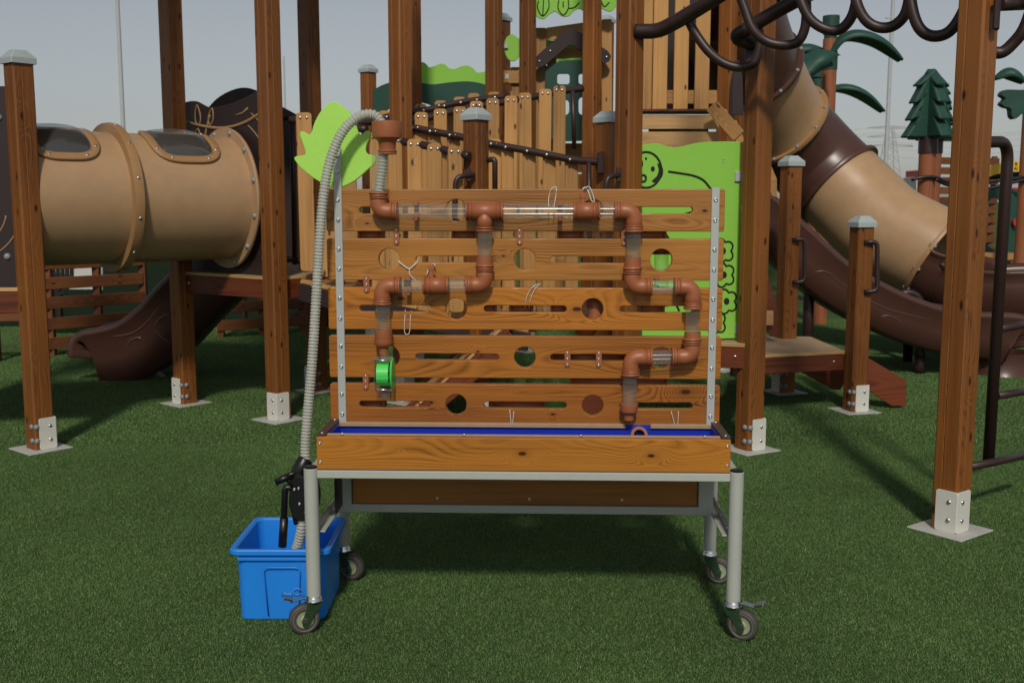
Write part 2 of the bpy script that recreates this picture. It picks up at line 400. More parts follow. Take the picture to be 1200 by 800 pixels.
def scatter(name, label, j0, j1, nb, k):
    pm = blade_patch(.5, nb, k); pm.materials.append(mBlade)
    patch = bpy.data.objects.new('turf_patch', pm)         # source mesh of the instanced turf tufts (not in the scene)
    pts = []
    for j in range(j0, j1):
        y = 2.25 + j * .5; n = math.ceil((y + .8) * .52 / .5)
        for i in range(-n, n + 1): pts.append((i * .5, y, 0))
    gm = bpy.data.meshes.new('turf_points'); gm.from_pydata(pts, [], [])
    turf = O(name, gm, None, kind='stuff', label=label, cat='grass')
    ng = bpy.data.node_groups.new('turf_scatter', 'GeometryNodeTree')
    ng.interface.new_socket('Geometry', in_out='INPUT', socket_type='NodeSocketGeometry'); ng.interface.new_socket('Geometry', in_out='OUTPUT', socket_type='NodeSocketGeometry')
    gi = ng.nodes.new('NodeGroupInput'); go = ng.nodes.new('NodeGroupOutput'); m2p = ng.nodes.new('GeometryNodeMeshToPoints'); iop = ng.nodes.new('GeometryNodeInstanceOnPoints'); oi = ng.nodes.new('GeometryNodeObjectInfo')
    oi.inputs['Object'].default_value = patch
    rv = ng.nodes.new('FunctionNodeRandomValue'); rv.data_type = 'INT'
    for s in rv.inputs:
        if s.type == 'INT' and s.name == 'Min': s.default_value = 0
        if s.type == 'INT' and s.name == 'Max': s.default_value = 3
    mu = ng.nodes.new('ShaderNodeMath'); mu.operation = 'MULTIPLY'; mu.inputs[1].default_value = math.pi / 2
    cx = ng.nodes.new('ShaderNodeCombineXYZ')
    ng.links.new(gi.outputs[0], m2p.inputs[0]); ng.links.new(m2p.outputs[0], iop.inputs['Points']); ng.links.new(oi.outputs['Geometry'], iop.inputs['Instance'])
    ng.links.new([s for s in rv.outputs if s.type == 'INT'][0], mu.inputs[0]); ng.links.new(mu.outputs[0], cx.inputs[2]); ng.links.new(cx.outputs[0], iop.inputs['Rotation'])
    ng.links.new(iop.outputs[0], go.inputs[0]); turf.modifiers.new('scatter', 'NODES').node_group = ng
scatter('turf_blades', 'short curled green blades of the artificial turf round the table', 0, 9, 15000, 1.0)
scatter('turf_blades', 'short green turf blades under and behind the play towers', 9, 23, 5500, 1.5)

# ------------------------------------------------------------------ timber posts
UROT = R(-40)                                        # the play structure stands turned 40 degrees
UX = Vector((math.cos(UROT), math.sin(UROT), 0)); UY = Vector((-UX.y, UX.x, 0))
def post_mesh(h, s=.125):
    c = s / 2; ch = .010; g = .004; gw = .004; prof = []
    for k in range(4):                               # chamfered square with a V groove between the laminations
        q = Matrix.Rotation(k * math.pi / 2, 2)
        for p in ((c, -c + ch), (c, -.016 - gw), (c - g, -.016), (c, -.016 + gw), (c, c - ch)): prof.append(q @ Vector(p))
    bm = bmesh.new()
    a = [bm.verts.new((p.x, p.y, 0)) for p in prof]; b = [bm.verts.new((p.x, p.y, h)) for p in prof]; n = len(a)
    for k in range(n): bm.faces.new((a[k], a[(k + 1) % n], b[(k + 1) % n], b[k]))
    bm.faces.new(b); bm.faces.new(a[::-1]); return bm2me(bm)
_dome = lathe([(.013, -.004), (.013, .002), (.010, .007), (.005, .0095), (0, .010)], 12, ang=0); _dome.materials.append(mBoltG)
_scr = lathe([(.0056, -.002), (.0056, .0012), (.0046, .0030), (.0022, .0036), (.0018, .0022), (0, .0020)], 12, ang=0); _scr.materials.append(mBolt)
_scrB = lathe([(.011, -.002), (.011, .001), (.009, .005), (.005, .0065), (0, .0068)], 10, ang=0); _scrB.materials.append(mBolt)
def cap_mesh(s=.150):
    bm = bmesh.new(); prev = None; lv = [(s / 2, 0), (s / 2, .035), (s / 2 * .52, .075), (s / 2 * .5, .078)]
    for r, z in lv:
        ring = [bm.verts.new((x * r, y * r, z)) for x, y in ((-1, -1), (1, -1), (1, 1), (-1, 1))]
        if prev:
            for k in range(4): bm.faces.new((prev[k], prev[(k + 1) % 4], ring[(k + 1) % 4], ring[k]))
        prev = ring
    bm.faces.new(prev); bmesh.ops.bevel(bm, geom=list(bm.edges), offset=.004, segments=1, affect='EDGES')
    return bm2me(bm)
_cap = cap_mesh(); _cap.materials.append(mGreyD)
_plate = box(.27, .27, .008, .002); _plate.materials.append(mPlate)
_brk = join([(extr([rrect(0, .105, 0, .19, .012)], .007, .001), T((.0685 - .105, -.0675, .004))), (extr([rrect(0, .105, 0, .19, .012)], .007, .001), T((.0675, -.0685, .004)) @ Rz(math.pi / 2))]); _brk.materials.append(mWhite)   # plates meet at the corner (+x,-y)
def post(parent, x, y, ztop, cap=False, foot=True, rot=UROT, z0=0.0, brot=0):
    M = T((x, y, z0)) @ Rz(rot)
    p = O('timber_post', post_mesh(ztop - z0), mPostZ, parent, M)
    if cap: O('post_cap', _cap, None, p, M @ T((0, 0, ztop - z0 - .012)))
    if foot:
        O('base_plate', _plate, None, p, M @ T((0, 0, .007)))
        B = M @ T((0, 0, .007)) @ Rz(brot)
        O('corner_bracket', _brk, None, p, B)
        for zz in (.06, .145):
            O('bolt', _scrB, None, p, B @ T((.03, -.071, zz)) @ Rx(math.pi / 2)); O('bolt', _scrB, None, p, B @ T((.071, -.03, zz)) @ Ry(math.pi / 2))
            if brot:
                O('bolt_cap', _dome, None, p, B @ T((-.048, -.0625, zz)) @ Rx(math.pi / 2) @ Matrix.Scale(1.3, 4)); O('bolt_cap', _dome, None, p, B @ T((.0625, .048, zz)) @ Ry(math.pi / 2) @ Matrix.Scale(1.3, 4))
                O('bolt_cap', _dome, None, p, B @ T((-.0625, -.03, zz)) @ Ry(-math.pi / 2) @ Matrix.Scale(1.3, 4)); O('bolt_cap', _dome, None, p, B @ T((.03, .0625, zz)) @ Rx(-math.pi / 2) @ Matrix.Scale(1.3, 4))
    return p
TALL = 4.6
# ------------------------------------------------------------------ the water play table
TM = T((.0445, 3.824, 0)) @ Rz(R(-1.95)); TI = TM.inverted()
def tl(px, py, ly=0.0):                          # pixel -> table-local (x, z) on the plane y = ly
    o = TI @ Vector((0, 0, CAMH)); d = TI.to_3x3() @ ray(px, py); t = (ly - o.y) / d.y
    return o.x + d.x * t, o.z + d.z * t
table = thing('water_play_table', 'wooden water play table on castors with slatted pipe board and blue tray', 'play table', TM)
def TO(name, me, mt, M=None, parent=None, **k): return O(name, me, mt, parent or table, TM @ (M or Matrix()), **k)
LX, LY, LH = .728, .268, .590
legm = lathe([(0, .135), (.0245, .135), (.0245, LH - .002), (.0225, LH), (0, LH)], 24); legm.materials.append(mGrey)
legc = lathe([(.0232, 0), (.0232, .004), (.020, .006), (0, .006)], 20); legc.materials.append(mBlack)
wheel = lathe([(.030, -.013), (.046, -.016), (.053, -.012), (.0545, -.004), (.0545, .004), (.053, .012), (.046, .016), (.030, .013)], 30, ang=50); wheel.materials.append(mRubber)
hubm = lathe([(0, -.014), (.012, -.018), (.016, -.011), (.037, -.0125), (.041, -.0155), (.043, -.013), (.043, .013), (.041, .0155), (.037, .0125), (.016, .011), (.012, .018), (0, .014)], 28, ang=35); hubm.materials.append(mHub)
axm = lathe([(0, -.026), (.009, -.026), (.009, -.020), (.006, -.020), (.006, .020), (.009, .020), (.009, .026), (0, .026)], 8); axm.materials.append(mBolt)
def fork():
    side = [(-.022, .070), (.028, .070), (.030, .055), (.048, .010), (.046, -.008), (.036, -.014), (.024, -.008), (.004, .030), (-.020, .058)]
    return join([(extr([side], .003, .0006), T((0, -.0215, 0))), (extr([side], .003, .0006), T((0, .0215, 0))), (box(.052, .046, .004, .001), T((.003, 0, .070)))])
forkm = fork(); forkm.materials.append(mGreenC)
headm = lathe([(0, .070), (.030, .070), (.032, .076), (.030, .080), (.030, .084), (.027, .088), (.0255, .094), (.013, .094), (.013, .108), (0, .108)], 24); headm.materials.append(metal('zinc', (.62, .64, .62), .22))
pedm = join([(box(.055, .030, .005, .001), T((-.022, 0, .086)) @ Ry(R(-8))), (box(.036, .040, .010, .003), T((-.058, 0, .096)) @ Ry(R(18)))] + [(box(.003, .038, .004, .0005), T((-.070 + k * .008, 0, .1055 - k * .0026))) for k in range(4)]); pedm.materials.append(bpy.data.materials['zinc'])
for sx in (-1, 1):
    for sy in (-1, 1):
        lg = TO('leg', legm, None, T((sx * LX, sy * LY, 0)))
        O('leg_cap', legc, None, lg, TM @ T((sx * LX, sy * LY, LH)))
        # swivel castor: wheel trails from the stem
        a = {(-1, -1): R(205), (1, -1): R(-28), (-1, 1): R(-20), (1, 1): R(-12)}[(sx, sy)]
        CM = TM @ T((sx * LX, sy * LY, .0545)) @ Rz(a)
        c = O('caster', headm, None, table, CM @ T((0, 0, -.012)))
        O('fork', forkm, None, c, CM @ T((0, 0, -.012)))
        WM = CM @ T((.036, 0, 0)) @ Rx(math.pi / 2)
        O('tyre', wheel, None, c, WM); O('hub', hubm, None, c, WM); O('axle', axm, None, c, WM)
        if sy < 0: O('brake_pedal', pedm, None, c, CM @ T((.036, 0, -.012)) @ Rz(R(180)) if sx > 0 else CM @ T((.036, 0, -.012)) @ Rz(R(180)))
# frame rails
for sy in (-1, 1): TO('frame_rail', box(2 * LX - .047, .030, .027, .002), mGrey, T((0, sy * LY, .570)))
for sx in (-1, 1):
    TO('side_rail', box(.030, 2 * LY - .047, .027, .002), mGrey, T((sx * LX, 0, .568)))
    s = TO('side_stretcher', box(.006, 2 * LY - .04, .034, .001), mGrey, T((sx * (LX - .012), 0, .372)))
    TO('stretcher_lip', box(.028, 2 * LY - .04, .005, .001), mGrey, T((sx * (LX - .026), 0, .357)))
    for yy in (-.2, -.05): O('screw', _scr, None, s, TM @ T((sx * (LX - .012) - sx * .003, yy, .372)) @ Ry(-sx * math.pi / 2))
    TO('frame_upright', box(.052, .040, .235, .002), mGrey, T((sx * .665, .01, .472)))
TO('lower_rail', box(1.29, .040, .030, .002), mGrey, T((0, .0105, .372)))
TO('upper_rail', box(1.275, .038, .020, .002), mGrey, T((0, .0105, .575)))
pn = TO('lower_panel', box(1.272, .022, .176, .003), mBoard, T((0, .012, .4755)))
for x_ in (-.32, .02, .36):
    for z_ in (.41, .54): O('screw', _scr, None, pn, TM @ T((x_, .0009, z_)) @ Rx(math.pi / 2))
# tray
x0, x1 = -.705, .705
ZT, ZB = .700, .586
fbm = extr([rrect(x0, x1, ZB, ZT, .006)], .026, .003, 2); fbm.transform(T((0, 0, -.643)))
fb = TO('tray_front_board', fbm, wood('tray_wood', (.36, .140, .020), 'X', 190, .58, False, .28, .03, kn_at=[(tl(612, 533, -.275)[0], .004, .0085), (tl(763, 536, -.275)[0], .0, .0075), (tl(470, 530, -.275)[0], .01, .0012)]), T((0, -.262, .643)))
for x_ in (x0 + .012, x1 - .012):
    for z_ in (.612, .678): O('screw', _scr, None, fb, TM @ T((x_, -.275, z_)) @ Rx(math.pi / 2))
TO('tray_back_board', extr([rrect(x0, x1, ZB, .662, .006)], .026, .003), mBoard, T((0, .262, 0)))
for sx in (-1, 1): TO('tray_end_board', box(.024, .496, .112, .002), mBoard.copy() if False else mBoard, T((sx * .690, 0, .643)))
TO('tray_floor', box(1.36, .50, .006, .001), mLiner, T((0, 0, .592)))
for yy, hh in ((-.236, .100), (.236, .062), (-.020, .100), (.020, .062)): TO('tray_liner', box(1.352, .004, hh, .001), mLiner, T((0, yy, .596 + hh / 2)))
for sx in (-1, 1): TO('tray_liner', box(.004, .468, .100, .001), mLiner, T((sx * .674, 0, .646)))
# rims
TO('tray_rim', box(1.345, .012, .006, .001), mRim, T((0, -.246, .703))); TO('tray_rim', box(1.345, .024, .006, .001), mRim, T((0, .246, .664)))
for sx in (-1, 1):
    r_ = TO('tray_rim', box(.030, .540, .008, .001), mRimD, T((sx * .690, 0, .7045)))
    for yy in (-.25, -.03, .2): O('screw', _scr, None, r_, TM @ T((sx * .690, yy, .7085)))
xa, _ = tl(733, 502, -.02); xb, _ = tl(762, 502, -.02)
for a, b in ((-.675, xa), (xb, .675)):
    TO('board_rail', box(b - a, .042, .016, .002), mRim, T(((a + b) / 2, -.012, .692)))
for x_ in (-.62, -.2, .2, .62): TO('screw', _scr, None, T((x_, -.25, .706)))
dx, dz = tl(748, 511, -.03)
TO('drain_pipe', lathe([(.020, -.02), (.030, -.02), (.0315, 0), (.030, .02), (.020, .02), (.020, -.02)], 28), mTerra, T((dx, -.050, .664)) @ Rx(math.pi / 2 - .25))
# uprights
UPZ = {}
def upright(px, ptop):
    x_, zt = tl(px, ptop, -.03); zb = .690
    u = TO('board_upright', box(.028, .006, zt - zb, .0015), mAlu, T((x_, -.0195, (zt + zb) / 2))); return u, x_
uL, uxL = upright(394, 170); uR, uxR = upright(839.5, 220)
for px, ly in ((394, .022), (839.5, .022)): TO('board_upright', box(.028, .006, .85, .0015), mAlu, T((tl(px, 300, -.03)[0], .0195, 1.115)))
# planks
rows = [((221.6, 271.2), 0), ((279.6, 328.6), 1), ((337.2, 386.6), 0), ((393.8, 443.2), 1), ((450.4, 498.6), 0)]
SY = -.0165                                       # plank front face
def xs(px, py): return tl(px, py, SY)[0]
XL, XR = -.708, .706
KN = [(826, 247, .006), (470, 350, .009), (676, 362, .010), (505, 472, .006), (803, 458, .011), (648, 485, .005), (560, 412, .004), (430, 262, .004), (590, 300, .004)]
PC = [(.31, .132, .032), (.345, .145, .029), (.37, .135, .018), (.31, .112, .017), (.285, .098, .016)]
for (ya, yb), kind in rows:
    z1 = tl(615, ya, SY)[1]; z0 = tl(615, yb, SY)[1]; zc = (z0 + z1) / 2; ym = (ya + yb) / 2
    loops = [rrect(XL, XR, z0, z1, .008)]
    if kind == 0:
        for c_ in (534.5, 694.5): loops.append(circ(xs(c_, ym), zc, .0385))
        for a, b in ((421, 505), (567, 664), (726, 812)): loops.append(slot(xs(a, ym), xs(b, ym), zc, .0235))
    else:
        for c_ in (456, 615, 775): loops.append(circ(xs(c_, ym), zc, .0385))
        for a, b in ((487, 585), (645, 742)): loops.append(slot(xs(a, ym), xs(b, ym), zc, .0235))
    off = random.uniform(-3, 3)
    me = extr(loops, .033, .0035, 2)
    # give each board its own piece of the tree: shift mesh away from its origin
    c = Vector((0, 0, zc)); me.transform(T(-c))
    kl = [(xs(a, ym) - 0, tl(615, b, SY)[1] - zc, k) for a, b, k in KN if ya - 2 < b < yb + 2]
    c3 = PC[rows.index(((ya, yb), kind))]
    TO('plank', me, wood('plank_wood', c3, 'X', 200, .52, False, .30, .03, kn_at=kl), T(c))
    for u, ux in ((uL, uxL), (uR, uxR)):
        for zz in (z1 - .038, z0 + .040): O('screw', _scrB if False else _scr, None, u, TM @ T((ux, -.0225, zz)) @ Rx(math.pi / 2) @ Matrix.Scale(1.35, 4))
for zz in (1.60, 1.655): O('screw', _scr, None, uL, TM @ T((uxL, -.0225, zz)) @ Rx(math.pi / 2) @ Matrix.Scale(1.35, 4))
# leaf panel
lf = [(310, 98), (345, 112), (400, 160), (430, 215), (452, 278), (470, 290), (492, 270), (512, 268), (523, 285), (515, 318), (500, 345), (495, 385), (510, 405), (548, 415), (548, 455), (500, 500), (430, 560), (345, 600), (290, 600), (250, 580), (190, 545), (120, 490), (85, 448), (76, 428), (90, 416), (128, 412), (142, 395), (125, 340), (108, 290), (116, 271), (138, 276), (160, 290), (178, 275), (190, 230), (220, 170), (260, 120), (290, 102)]
lp = [Vector((*tl(330 + a / 5, 100 + b / 5, .0), 0)) for a, b in lf]
lp = spline([(p.x, p.y) for p in lp], 3, True)
me = extr([[(p.x, p.y) for p in lp]], .015, .002); TO('leaf_panel', me, mLeaf, T((0, .002, 0)))
# ---- pipework
PY = -.058; RT, RE = .0252, .0300
def Q(px, py, y=PY): x_, z_ = tl(px, py, y); return Vector((x_, y, z_))
def ctube(p, q, r=RT):
    p = Q(*p); q = Q(*q); n = (q - p).normalized()
    bm = bmesh.new()
    me = tube([p, q], r, 24, caps=False); return TO('clear_tube', me, mClear)
def ring_at(p, n, r, w):
    return (tube([Vector(p) - n * w / 2, Vector(p) + n * w / 2], r, 28), None)
def elbow(px_corner, a, b, ra=.30):
    """pipe bend: runs from pixel a to pixel b round the corner"""
    A, C, B = Q(*a), Q(*px_corner), Q(*b)
    # make legs axis-parallel
    pts = fillet([A, C, B], .052, 10)
    ms = [(tube(pts, RE - .0012, 28), None)]
    for P, D in ((A, (C - A).normalized()), (B, (C - B).normalized())):
        ms += [ring_at(P + D * .004, D, RE + .0032, .008), ring_at(P + D * .013, D, RE + .0012, .010), ring_at(P + D * .021, D, RE + .0026, .004)]
    return TO('pipe_elbow', join(ms), mTerra)
def hline(y, *p): return [(x, y) for x in p]
# funnel, riser and first bend
fc = Q(453.5, 152); 
TO('funnel', lathe([(.046, .020), (.0515, .020), (.0520, .016), (.0520, -.028), (.050, -.036), (.036, -.044), (.031, -.052), (.0285, -.078), (.0345, -.079), (.0345, -.084), (.031, -.085), (.031, -.087), (.0335, -.088), (.0335, -.092), (.026, -.093), (.026, -.05), (.046, -.034), (.046, .020)], 32), mTerra, T(fc + Vector((0, 0, .008))))
ctube((446, 178), (444, 226), .0285)
elbow((443.5, 247.5), (443.5, 225), (466, 247.5))
ctube((465, 247.5), (547, 247.5))
A, B = Q(546, 247.5), Q(589.5, 247.5); Cc = Q(568, 247.5); S_ = Q(568, 270)
ex = (B - A).normalized(); ez = Vector((0, 0, -1))
ms = [(tube([A, B], RE - .001, 28), None), (tube([Cc, S_], RE - .003, 28), None), ring_at(S_, ez, RE + .002, .006), ring_at(S_ - ez * .009, ez, RE + .0005, .005)]
for P, s in ((A, 1), (B, -1)): ms += [ring_at(P + ex * s * .003, ex, RE + .003, .007), ring_at(P + ex * s * .017, ex, RE + .0025, .004)]
TO('pipe_tee', join(ms), mTerra)
ctube((589, 247.5), (673, 247.5)); ctube((702, 247.5), (721, 247.5))
def coupling(xa, xb, y, hx, htop):
    A, B = Q(xa, y), Q(xb, y); ex = (B - A).normalized()
    hb = Q(hx, y - 6); ht = Q(hx, htop)
    ms = [(tube([A, B], RE, 28), None), ring_at(A + ex * .004, ex, RE + .0012, .008), ring_at(B - ex * .020, ex, RE + .0028, .006), ring_at(B - ex * .003, ex, RE + .002, .006)]
    ms += [(box(.014, .012, (ht - hb).length + .01, .002), T((ht + hb) / 2 + Vector((0, -.010, 0)))), (box(.022, .020, .020, .003), T(ht + Vector((0, -.008, -.008))))]
    return TO('pipe_valve', join(ms), mTerra)
coupling(672, 703, 247.5, 683, 227)
elbow((743, 247.5), (720, 247.5), (743, 272))
ctube((743, 272), (742, 314)); 
TO('pipe_socket', join([(tube([Q(741.5, 302), Q(741.5, 316)], RE - .001, 28, caps=False), None), ring_at(Q(741.5, 313), Vector((0, 0, 1)), RE + .002, .004)]), mTerra)
elbow((741, 336), (741, 313), (764, 336)); ctube((763, 336), (791, 336.5))
elbow((812, 336.5), (790, 336.5), (812, 362)); ctube((812, 361), (811.5, 400))
TO('pipe_socket', tube([Q(811.5, 389), Q(811.5, 402)], RE - .001, 28, caps=False), mTerra)
elbow((811, 418), (811, 396), (787, 418)); ctube((788, 418), (762, 418.5))
elbow((739, 418.5), (764, 418.5), (739, 440)); ctube((738.5, 440), (737.5, 476))
e_ = Q(737, 482)
TO('outlet_reducer', lathe([(.016, .028), (.031, .028), (.031, .002), (.029, -.002), (.020, -.006), (.0175, -.010), (.0175, -.030), (.013, -.030), (.013, .0), (.016, .028)], 28), mTerra, T(e_))
# left branch
ctube((568, 270), (568, 312)); TO('pipe_socket', tube([Q(568, 300), Q(568, 314)], RE - .001, 28, caps=False), mTerra)
elbow((568, 334), (568, 310), (545.5, 334)); ctube((546, 334), (526, 334.5)); coupling(526, 496, 334.5, 506, 311)
ctube((496, 334.5), (468, 335)); elbow((448, 335), (469.5, 335), (448, 357)); ctube((448.5, 357), (449, 400))
s_ = Q(449.5, 396)
TO('wheel_socket', join([(lathe([(.024, .030), (.031, .030), (.031, -.022), (.029, -.026), (.018, -.030), (.0165, -.033), (.0165, -.058), (.012, -.058), (.012, -.02), (.024, -.01), (.024, .030)], 28), T(s_)), (lathe([(.0318, -.006), (.0330, -.004), (.0330, -.020), (.0318, -.022)], 28), T(s_))]), mTerra)
# water wheel in its clear case
wc = Q(451, 438); 
case = TO('water_wheel_case', join([(box(.004, .060, .118, .001), T((-.034, 0, 0))), (box(.058, .058, .004, .001), T((-.004, 0, .057))), (box(.058, .058, .004, .001), T((-.004, 0, -.057)))]), mClear, T(wc))
O('case_disc', lathe([(0, -.003), (.058, -.003), (.060, 0), (.058, .003), (0, .003)], 32), mLimeW, case, TM @ T(wc + Vector((.029, 0, 0))) @ Ry(math.pi / 2))
pad = [(lathe([(0, -.021), (.014, -.021), (.014, .021), (0, .021)], 16), Ry(math.pi / 2))] + [(box(.044, .003, .034, .0008), Rx(R(15 + 45 * k)) @ T((0, 0, .027))) for k in range(8)] + [(lathe([(.040, -.021), (.043, -.021), (.043, .021), (.040, .021), (.040, -.021)], 32), Ry(math.pi / 2))]
O('paddle_wheel', join(pad), mLimeW, case, TM @ T(wc + Vector((-.004, 0, 0))))
for sx in (-.033, .026):
    for sz in (-.053, .053): O('case_bolt', tube([Vector((sx, -.028, sz)), Vector((sx + (.0 if sx > 0 else .056), -.028, sz))] if sx < 0 else [Vector((sx, -.03, sz)), Vector((sx, -.024, sz))], .0035, 8), mBolt, case, TM @ T(wc))
TO('outlet_tube', tube([wc + Vector((0, 0, -.058)), wc + Vector((0, 0, -.088))], .0175, 20, caps=False), mClear)
TO('outlet_tube', tube([wc + Vector((0, 0, .058)), wc + Vector((0, 0, .075))], .0150, 20, caps=False), mClear)
# pipe straps screwed to the boards
def strap(px, py):
    p = Q(px, py, SY - .003)
    s = TO('pipe_strap', extr([rrect(-.0105, .0105, -.031, .031, .0102, 5)], .005, .001), mTerra, T(p))
    for zz in (-.021, 0, .021): O('screw', _scr, None, s, TM @ T(p + Vector((0, -.0025, zz))) @ Rx(math.pi / 2) @ Matrix.Scale(.8, 4))
    TO('strap_stub', tube([p + Vector((0, .004, 0)), p + Vector((0, .05, 0))], .009, 10), mTerra)
for a in ((464.5, 276.5), (609, 277), (429.5, 333), (428.7, 446.5), (665, 420), (701.7, 420), (731.5, 278)): strap(*a)
def clip(px, py):
    p = Q(px, py)
    TO('pipe_clip', join([(box(.017, .030, .016, .003), T(p + Vector((0, .016, .026)))), (box(.017, .034, .016, .003), T(p + Vector((0, .010, -.027)))), (box(.017, .012, .052, .002), T(p + Vector((0, .033, 0))))]), mTerra)
for a in ((487, 247.5), (656.5, 247.5), (478, 335)): clip(*a)
b_ = Q(770.5, 325); TO('pipe_strap', join([(lathe([(0, 0), (.010, 0), (.010, .006), (0, .006)], 14), T(b_ + Vector((0, .03, 0))) @ Rx(math.pi / 2))]), mTerra)
# pull cords
def cord(px, r=.0017, y=SY - .004):
    P = [Q(a, b, (c if c is not None else y)) for a, b, c in [(q + (None,))[:3] for q in px]]
    TO('cord', tube(spline(P, 6), r, 6), mCord)
cord([(467, 305, .0), (468, 307), (474, 312), (480, 315), (487, 309), (489.5, 305, .0)], .0030); cord([(480, 315), (480, 321), (484, 326), (488, 330, -.05)], .0026)
cord([(643, 243, -.085), (643, 232), (646, 222), (651, 219, -.01), (652, 223), (651, 232), (649, 243, -.085)]); 
cord([(700, 240, -.02), (693, 235), (690, 226), (686, 220), (683, 221, -.045)], .0026); cord([(684, 221, -.045), (690, 219), (694, 226), (697, 238, -.02)], .0022)
cord([(615, 361, .0), (616, 352), (620, 342), (626, 335), (631, 332, .0)]); cord([(620, 361, .0), (622, 350), (628, 337), (634, 332, .0)])
cord([(475, 363, .0), (474.5, 372), (474, 388), (477, 392), (480, 388), (481, 372), (482, 364, .0)])
cord([(597, 478, .0), (597.5, 482), (599, 497)]); cord([(602, 478, .0), (602, 484), (600.5, 497)])
cord([(786, 479, .0), (787, 484), (791, 499)]); cord([(795, 479, .0), (795, 484), (794, 499)])
cord([(500, 322, -.03), (503, 314), (508, 309), (510, 312, -.04)], .0022)
# pipework on the back of the board, seen through the gaps
BYK = .060
for a, b in (((430, 276.5), (720, 276.5)), ((560, 362), (720, 362))):
    TO('rear_clear_tube', tube([Q(*a, BYK), Q(*b, BYK)], RT, 20, caps=False), mClear)
for a, b in (((421, 276), (450, 276)), ((530, 276), (559, 276)), ((653, 276), (684, 276)), ((727, 276), (780, 275)), ((560, 362), (582, 362)), ((597, 362), (625, 362)), ((645, 362), (664, 362)), ((748, 362), (778, 362)), ((646, 419), (735, 419)), ((668, 447), (782, 449)), ((575, 475), (640, 475)), ((421, 475), (452, 475))):
    A, B = Q(*a, BYK), Q(*b, BYK); ex = (B - A).normalized()
    TO('rear_pipe', join([(tube([A, B], RE, 24), None), ring_at(A + ex * .004, ex, RE + .003, .008), ring_at(B - ex * .004, ex, RE + .003, .008)]), mTerra)
TO('rear_pipe', join([(tube([Q(775, 280, BYK), Q(775, 297, BYK)], RE, 24), None), ring_at(Q(775, 297, BYK), Vector((0, 0, 1)), RE + .003, .006)]), mTerra)
TO('rear_clear_tube', tube([Q(775, 297, BYK), Q(775, 360, BYK)], RT, 20, caps=False), mClear)
TO('rear_pipe', tube(fillet([Q(695, 345, BYK), Q(700, 375, BYK), Q(680, 395, BYK)], .04), RE, 20), mTerra)
wl2 = Q(662, 449, BYK + .01); TO('rear_paddle_wheel', lathe([(0, -.01), (.040, -.01), (.042, 0), (.040, .01), (0, .01)], 28), mLimeW, T(wl2 + Vector((0, 0, -.03))) @ Ry(math.pi / 2) @ Rz(.3))
TO('rear_paddle_wheel', lathe([(0, -.016), (.050, -.016), (.052, 0), (.050, .016), (0, .016)], 28), mLimeW, T(Q(650, 475, BYK + .01)) @ Rx(math.pi / 2))

# ---- corrugated hose
hp = [(358, 544, -.14), (358, 520, -.14), (360, 490, -.14), (366, 420, -.14), (371, 340, -.13), (376, 260, -.12), (382, 210, -.11), (391, 176, -.10), (405, 150, -.09), (423, 136, -.075), (438, 135, -.06), (447, 145, PY), (450, 163, PY), (448, 195, PY), (444, 224, PY)]
def hose_mesh(ctrl, r=.0172, pitch=.0115):
    pts = spline(ctrl, 30); L = [0]
    for a, b in zip(pts, pts[1:]): L.append(L[-1] + (b - a).length)
    n = int(L[-1] / pitch) * 4; out = []; j = 0
    for i in range(n + 1):
        s = L[-1] * i / n
        while j < len(L) - 2 and L[j + 1] < s: j += 1
        t = (s - L[j]) / max(1e-9, L[j + 1] - L[j]); out.append(pts[j].lerp(pts[j + 1], t))
    return tube(out, r, 18, rf=lambda i, n_: (1.07, .98, .80, .98)[i % 4])
hose = thing('suction_hose', 'translucent grey ribbed hose arching from the black pump over the leaf into the funnel', 'hose', TM @ T((-.80, -.14, .6)))
hpl = [Q(a, b, c) for a, b, c in hp]
O('upper_hose', hose_mesh([TM @ p for p in hpl]), mHose, hose)
lo = [Q(354, 606, -.16), Q(353, 620, -.16), Q(350, 634, -.15), Q(345, 650, -.14), Q(342, 668, -.13)]
O('lower_hose', hose_mesh([TM @ p for p in lo]), mHose, hose)

# ---- hand pump clamped to the table end
pump = thing('hand_pump', 'black plastic hand pump with lever clamped beside the left table leg', 'pump', TM @ T((-.76, -.15, .45)))
def PO(name, me, mt, parent=None): return O(name, me, mt, parent or pump, TM)
PYY = -.15
def PQ(px, py, y=PYY): return Q(px, py, y)
bodyo = spline([(347, 570), (349, 560), (356, 556), (366, 558), (372, 566), (374, 584), (370, 600), (358, 606), (350, 600), (346, 588)], 4, True)
bodyl = [tl(p.x, p.y, PYY) for p in bodyo]
pb = extr([bodyl], .070, .008, 2); pb.transform(T((0, PYY, 0))); body = PO('pump_body', pb, mBlack)
fl = extr([[tl(355 + (p.x - 359) * 1.05, 580 + (p.y - 580) * 1.04, PYY) for p in bodyo]], .012, .003); fl.transform(T((0, PYY - .030, 0))); O('pump_flange', fl, mBlack, body, TM)
for px, py in ((350, 572), (351, 590), (358, 600), (345, 573)): O('screw', _scr, None, body, TM @ T(PQ(px, py, PYY - .037)) @ Rx(math.pi / 2))
PO('outlet_elbow', tube(spline([PQ(352, 566), PQ(351, 554), PQ(354, 546), PQ(358, 538, -.14)], 5), .034, 18, rf=lambda i, n: 1.0 - .25 * i / n), mBlack)
PO('inlet_socket', tube(spline([PQ(352, 592), PQ(350, 602), PQ(352, 612)], 5), .024, 18), mBlack)
PO('lever_arm', tube(fillet([PQ(350, 553, -.17), PQ(339, 556, -.18), PQ(336, 560, -.18), PQ(345, 571, -.18)], .02), .0085, 10), mBlack)
PO('lever_grip', tube([PQ(340, 557, -.18), PQ(323, 565, -.19)], .0125, 14), mBlack)
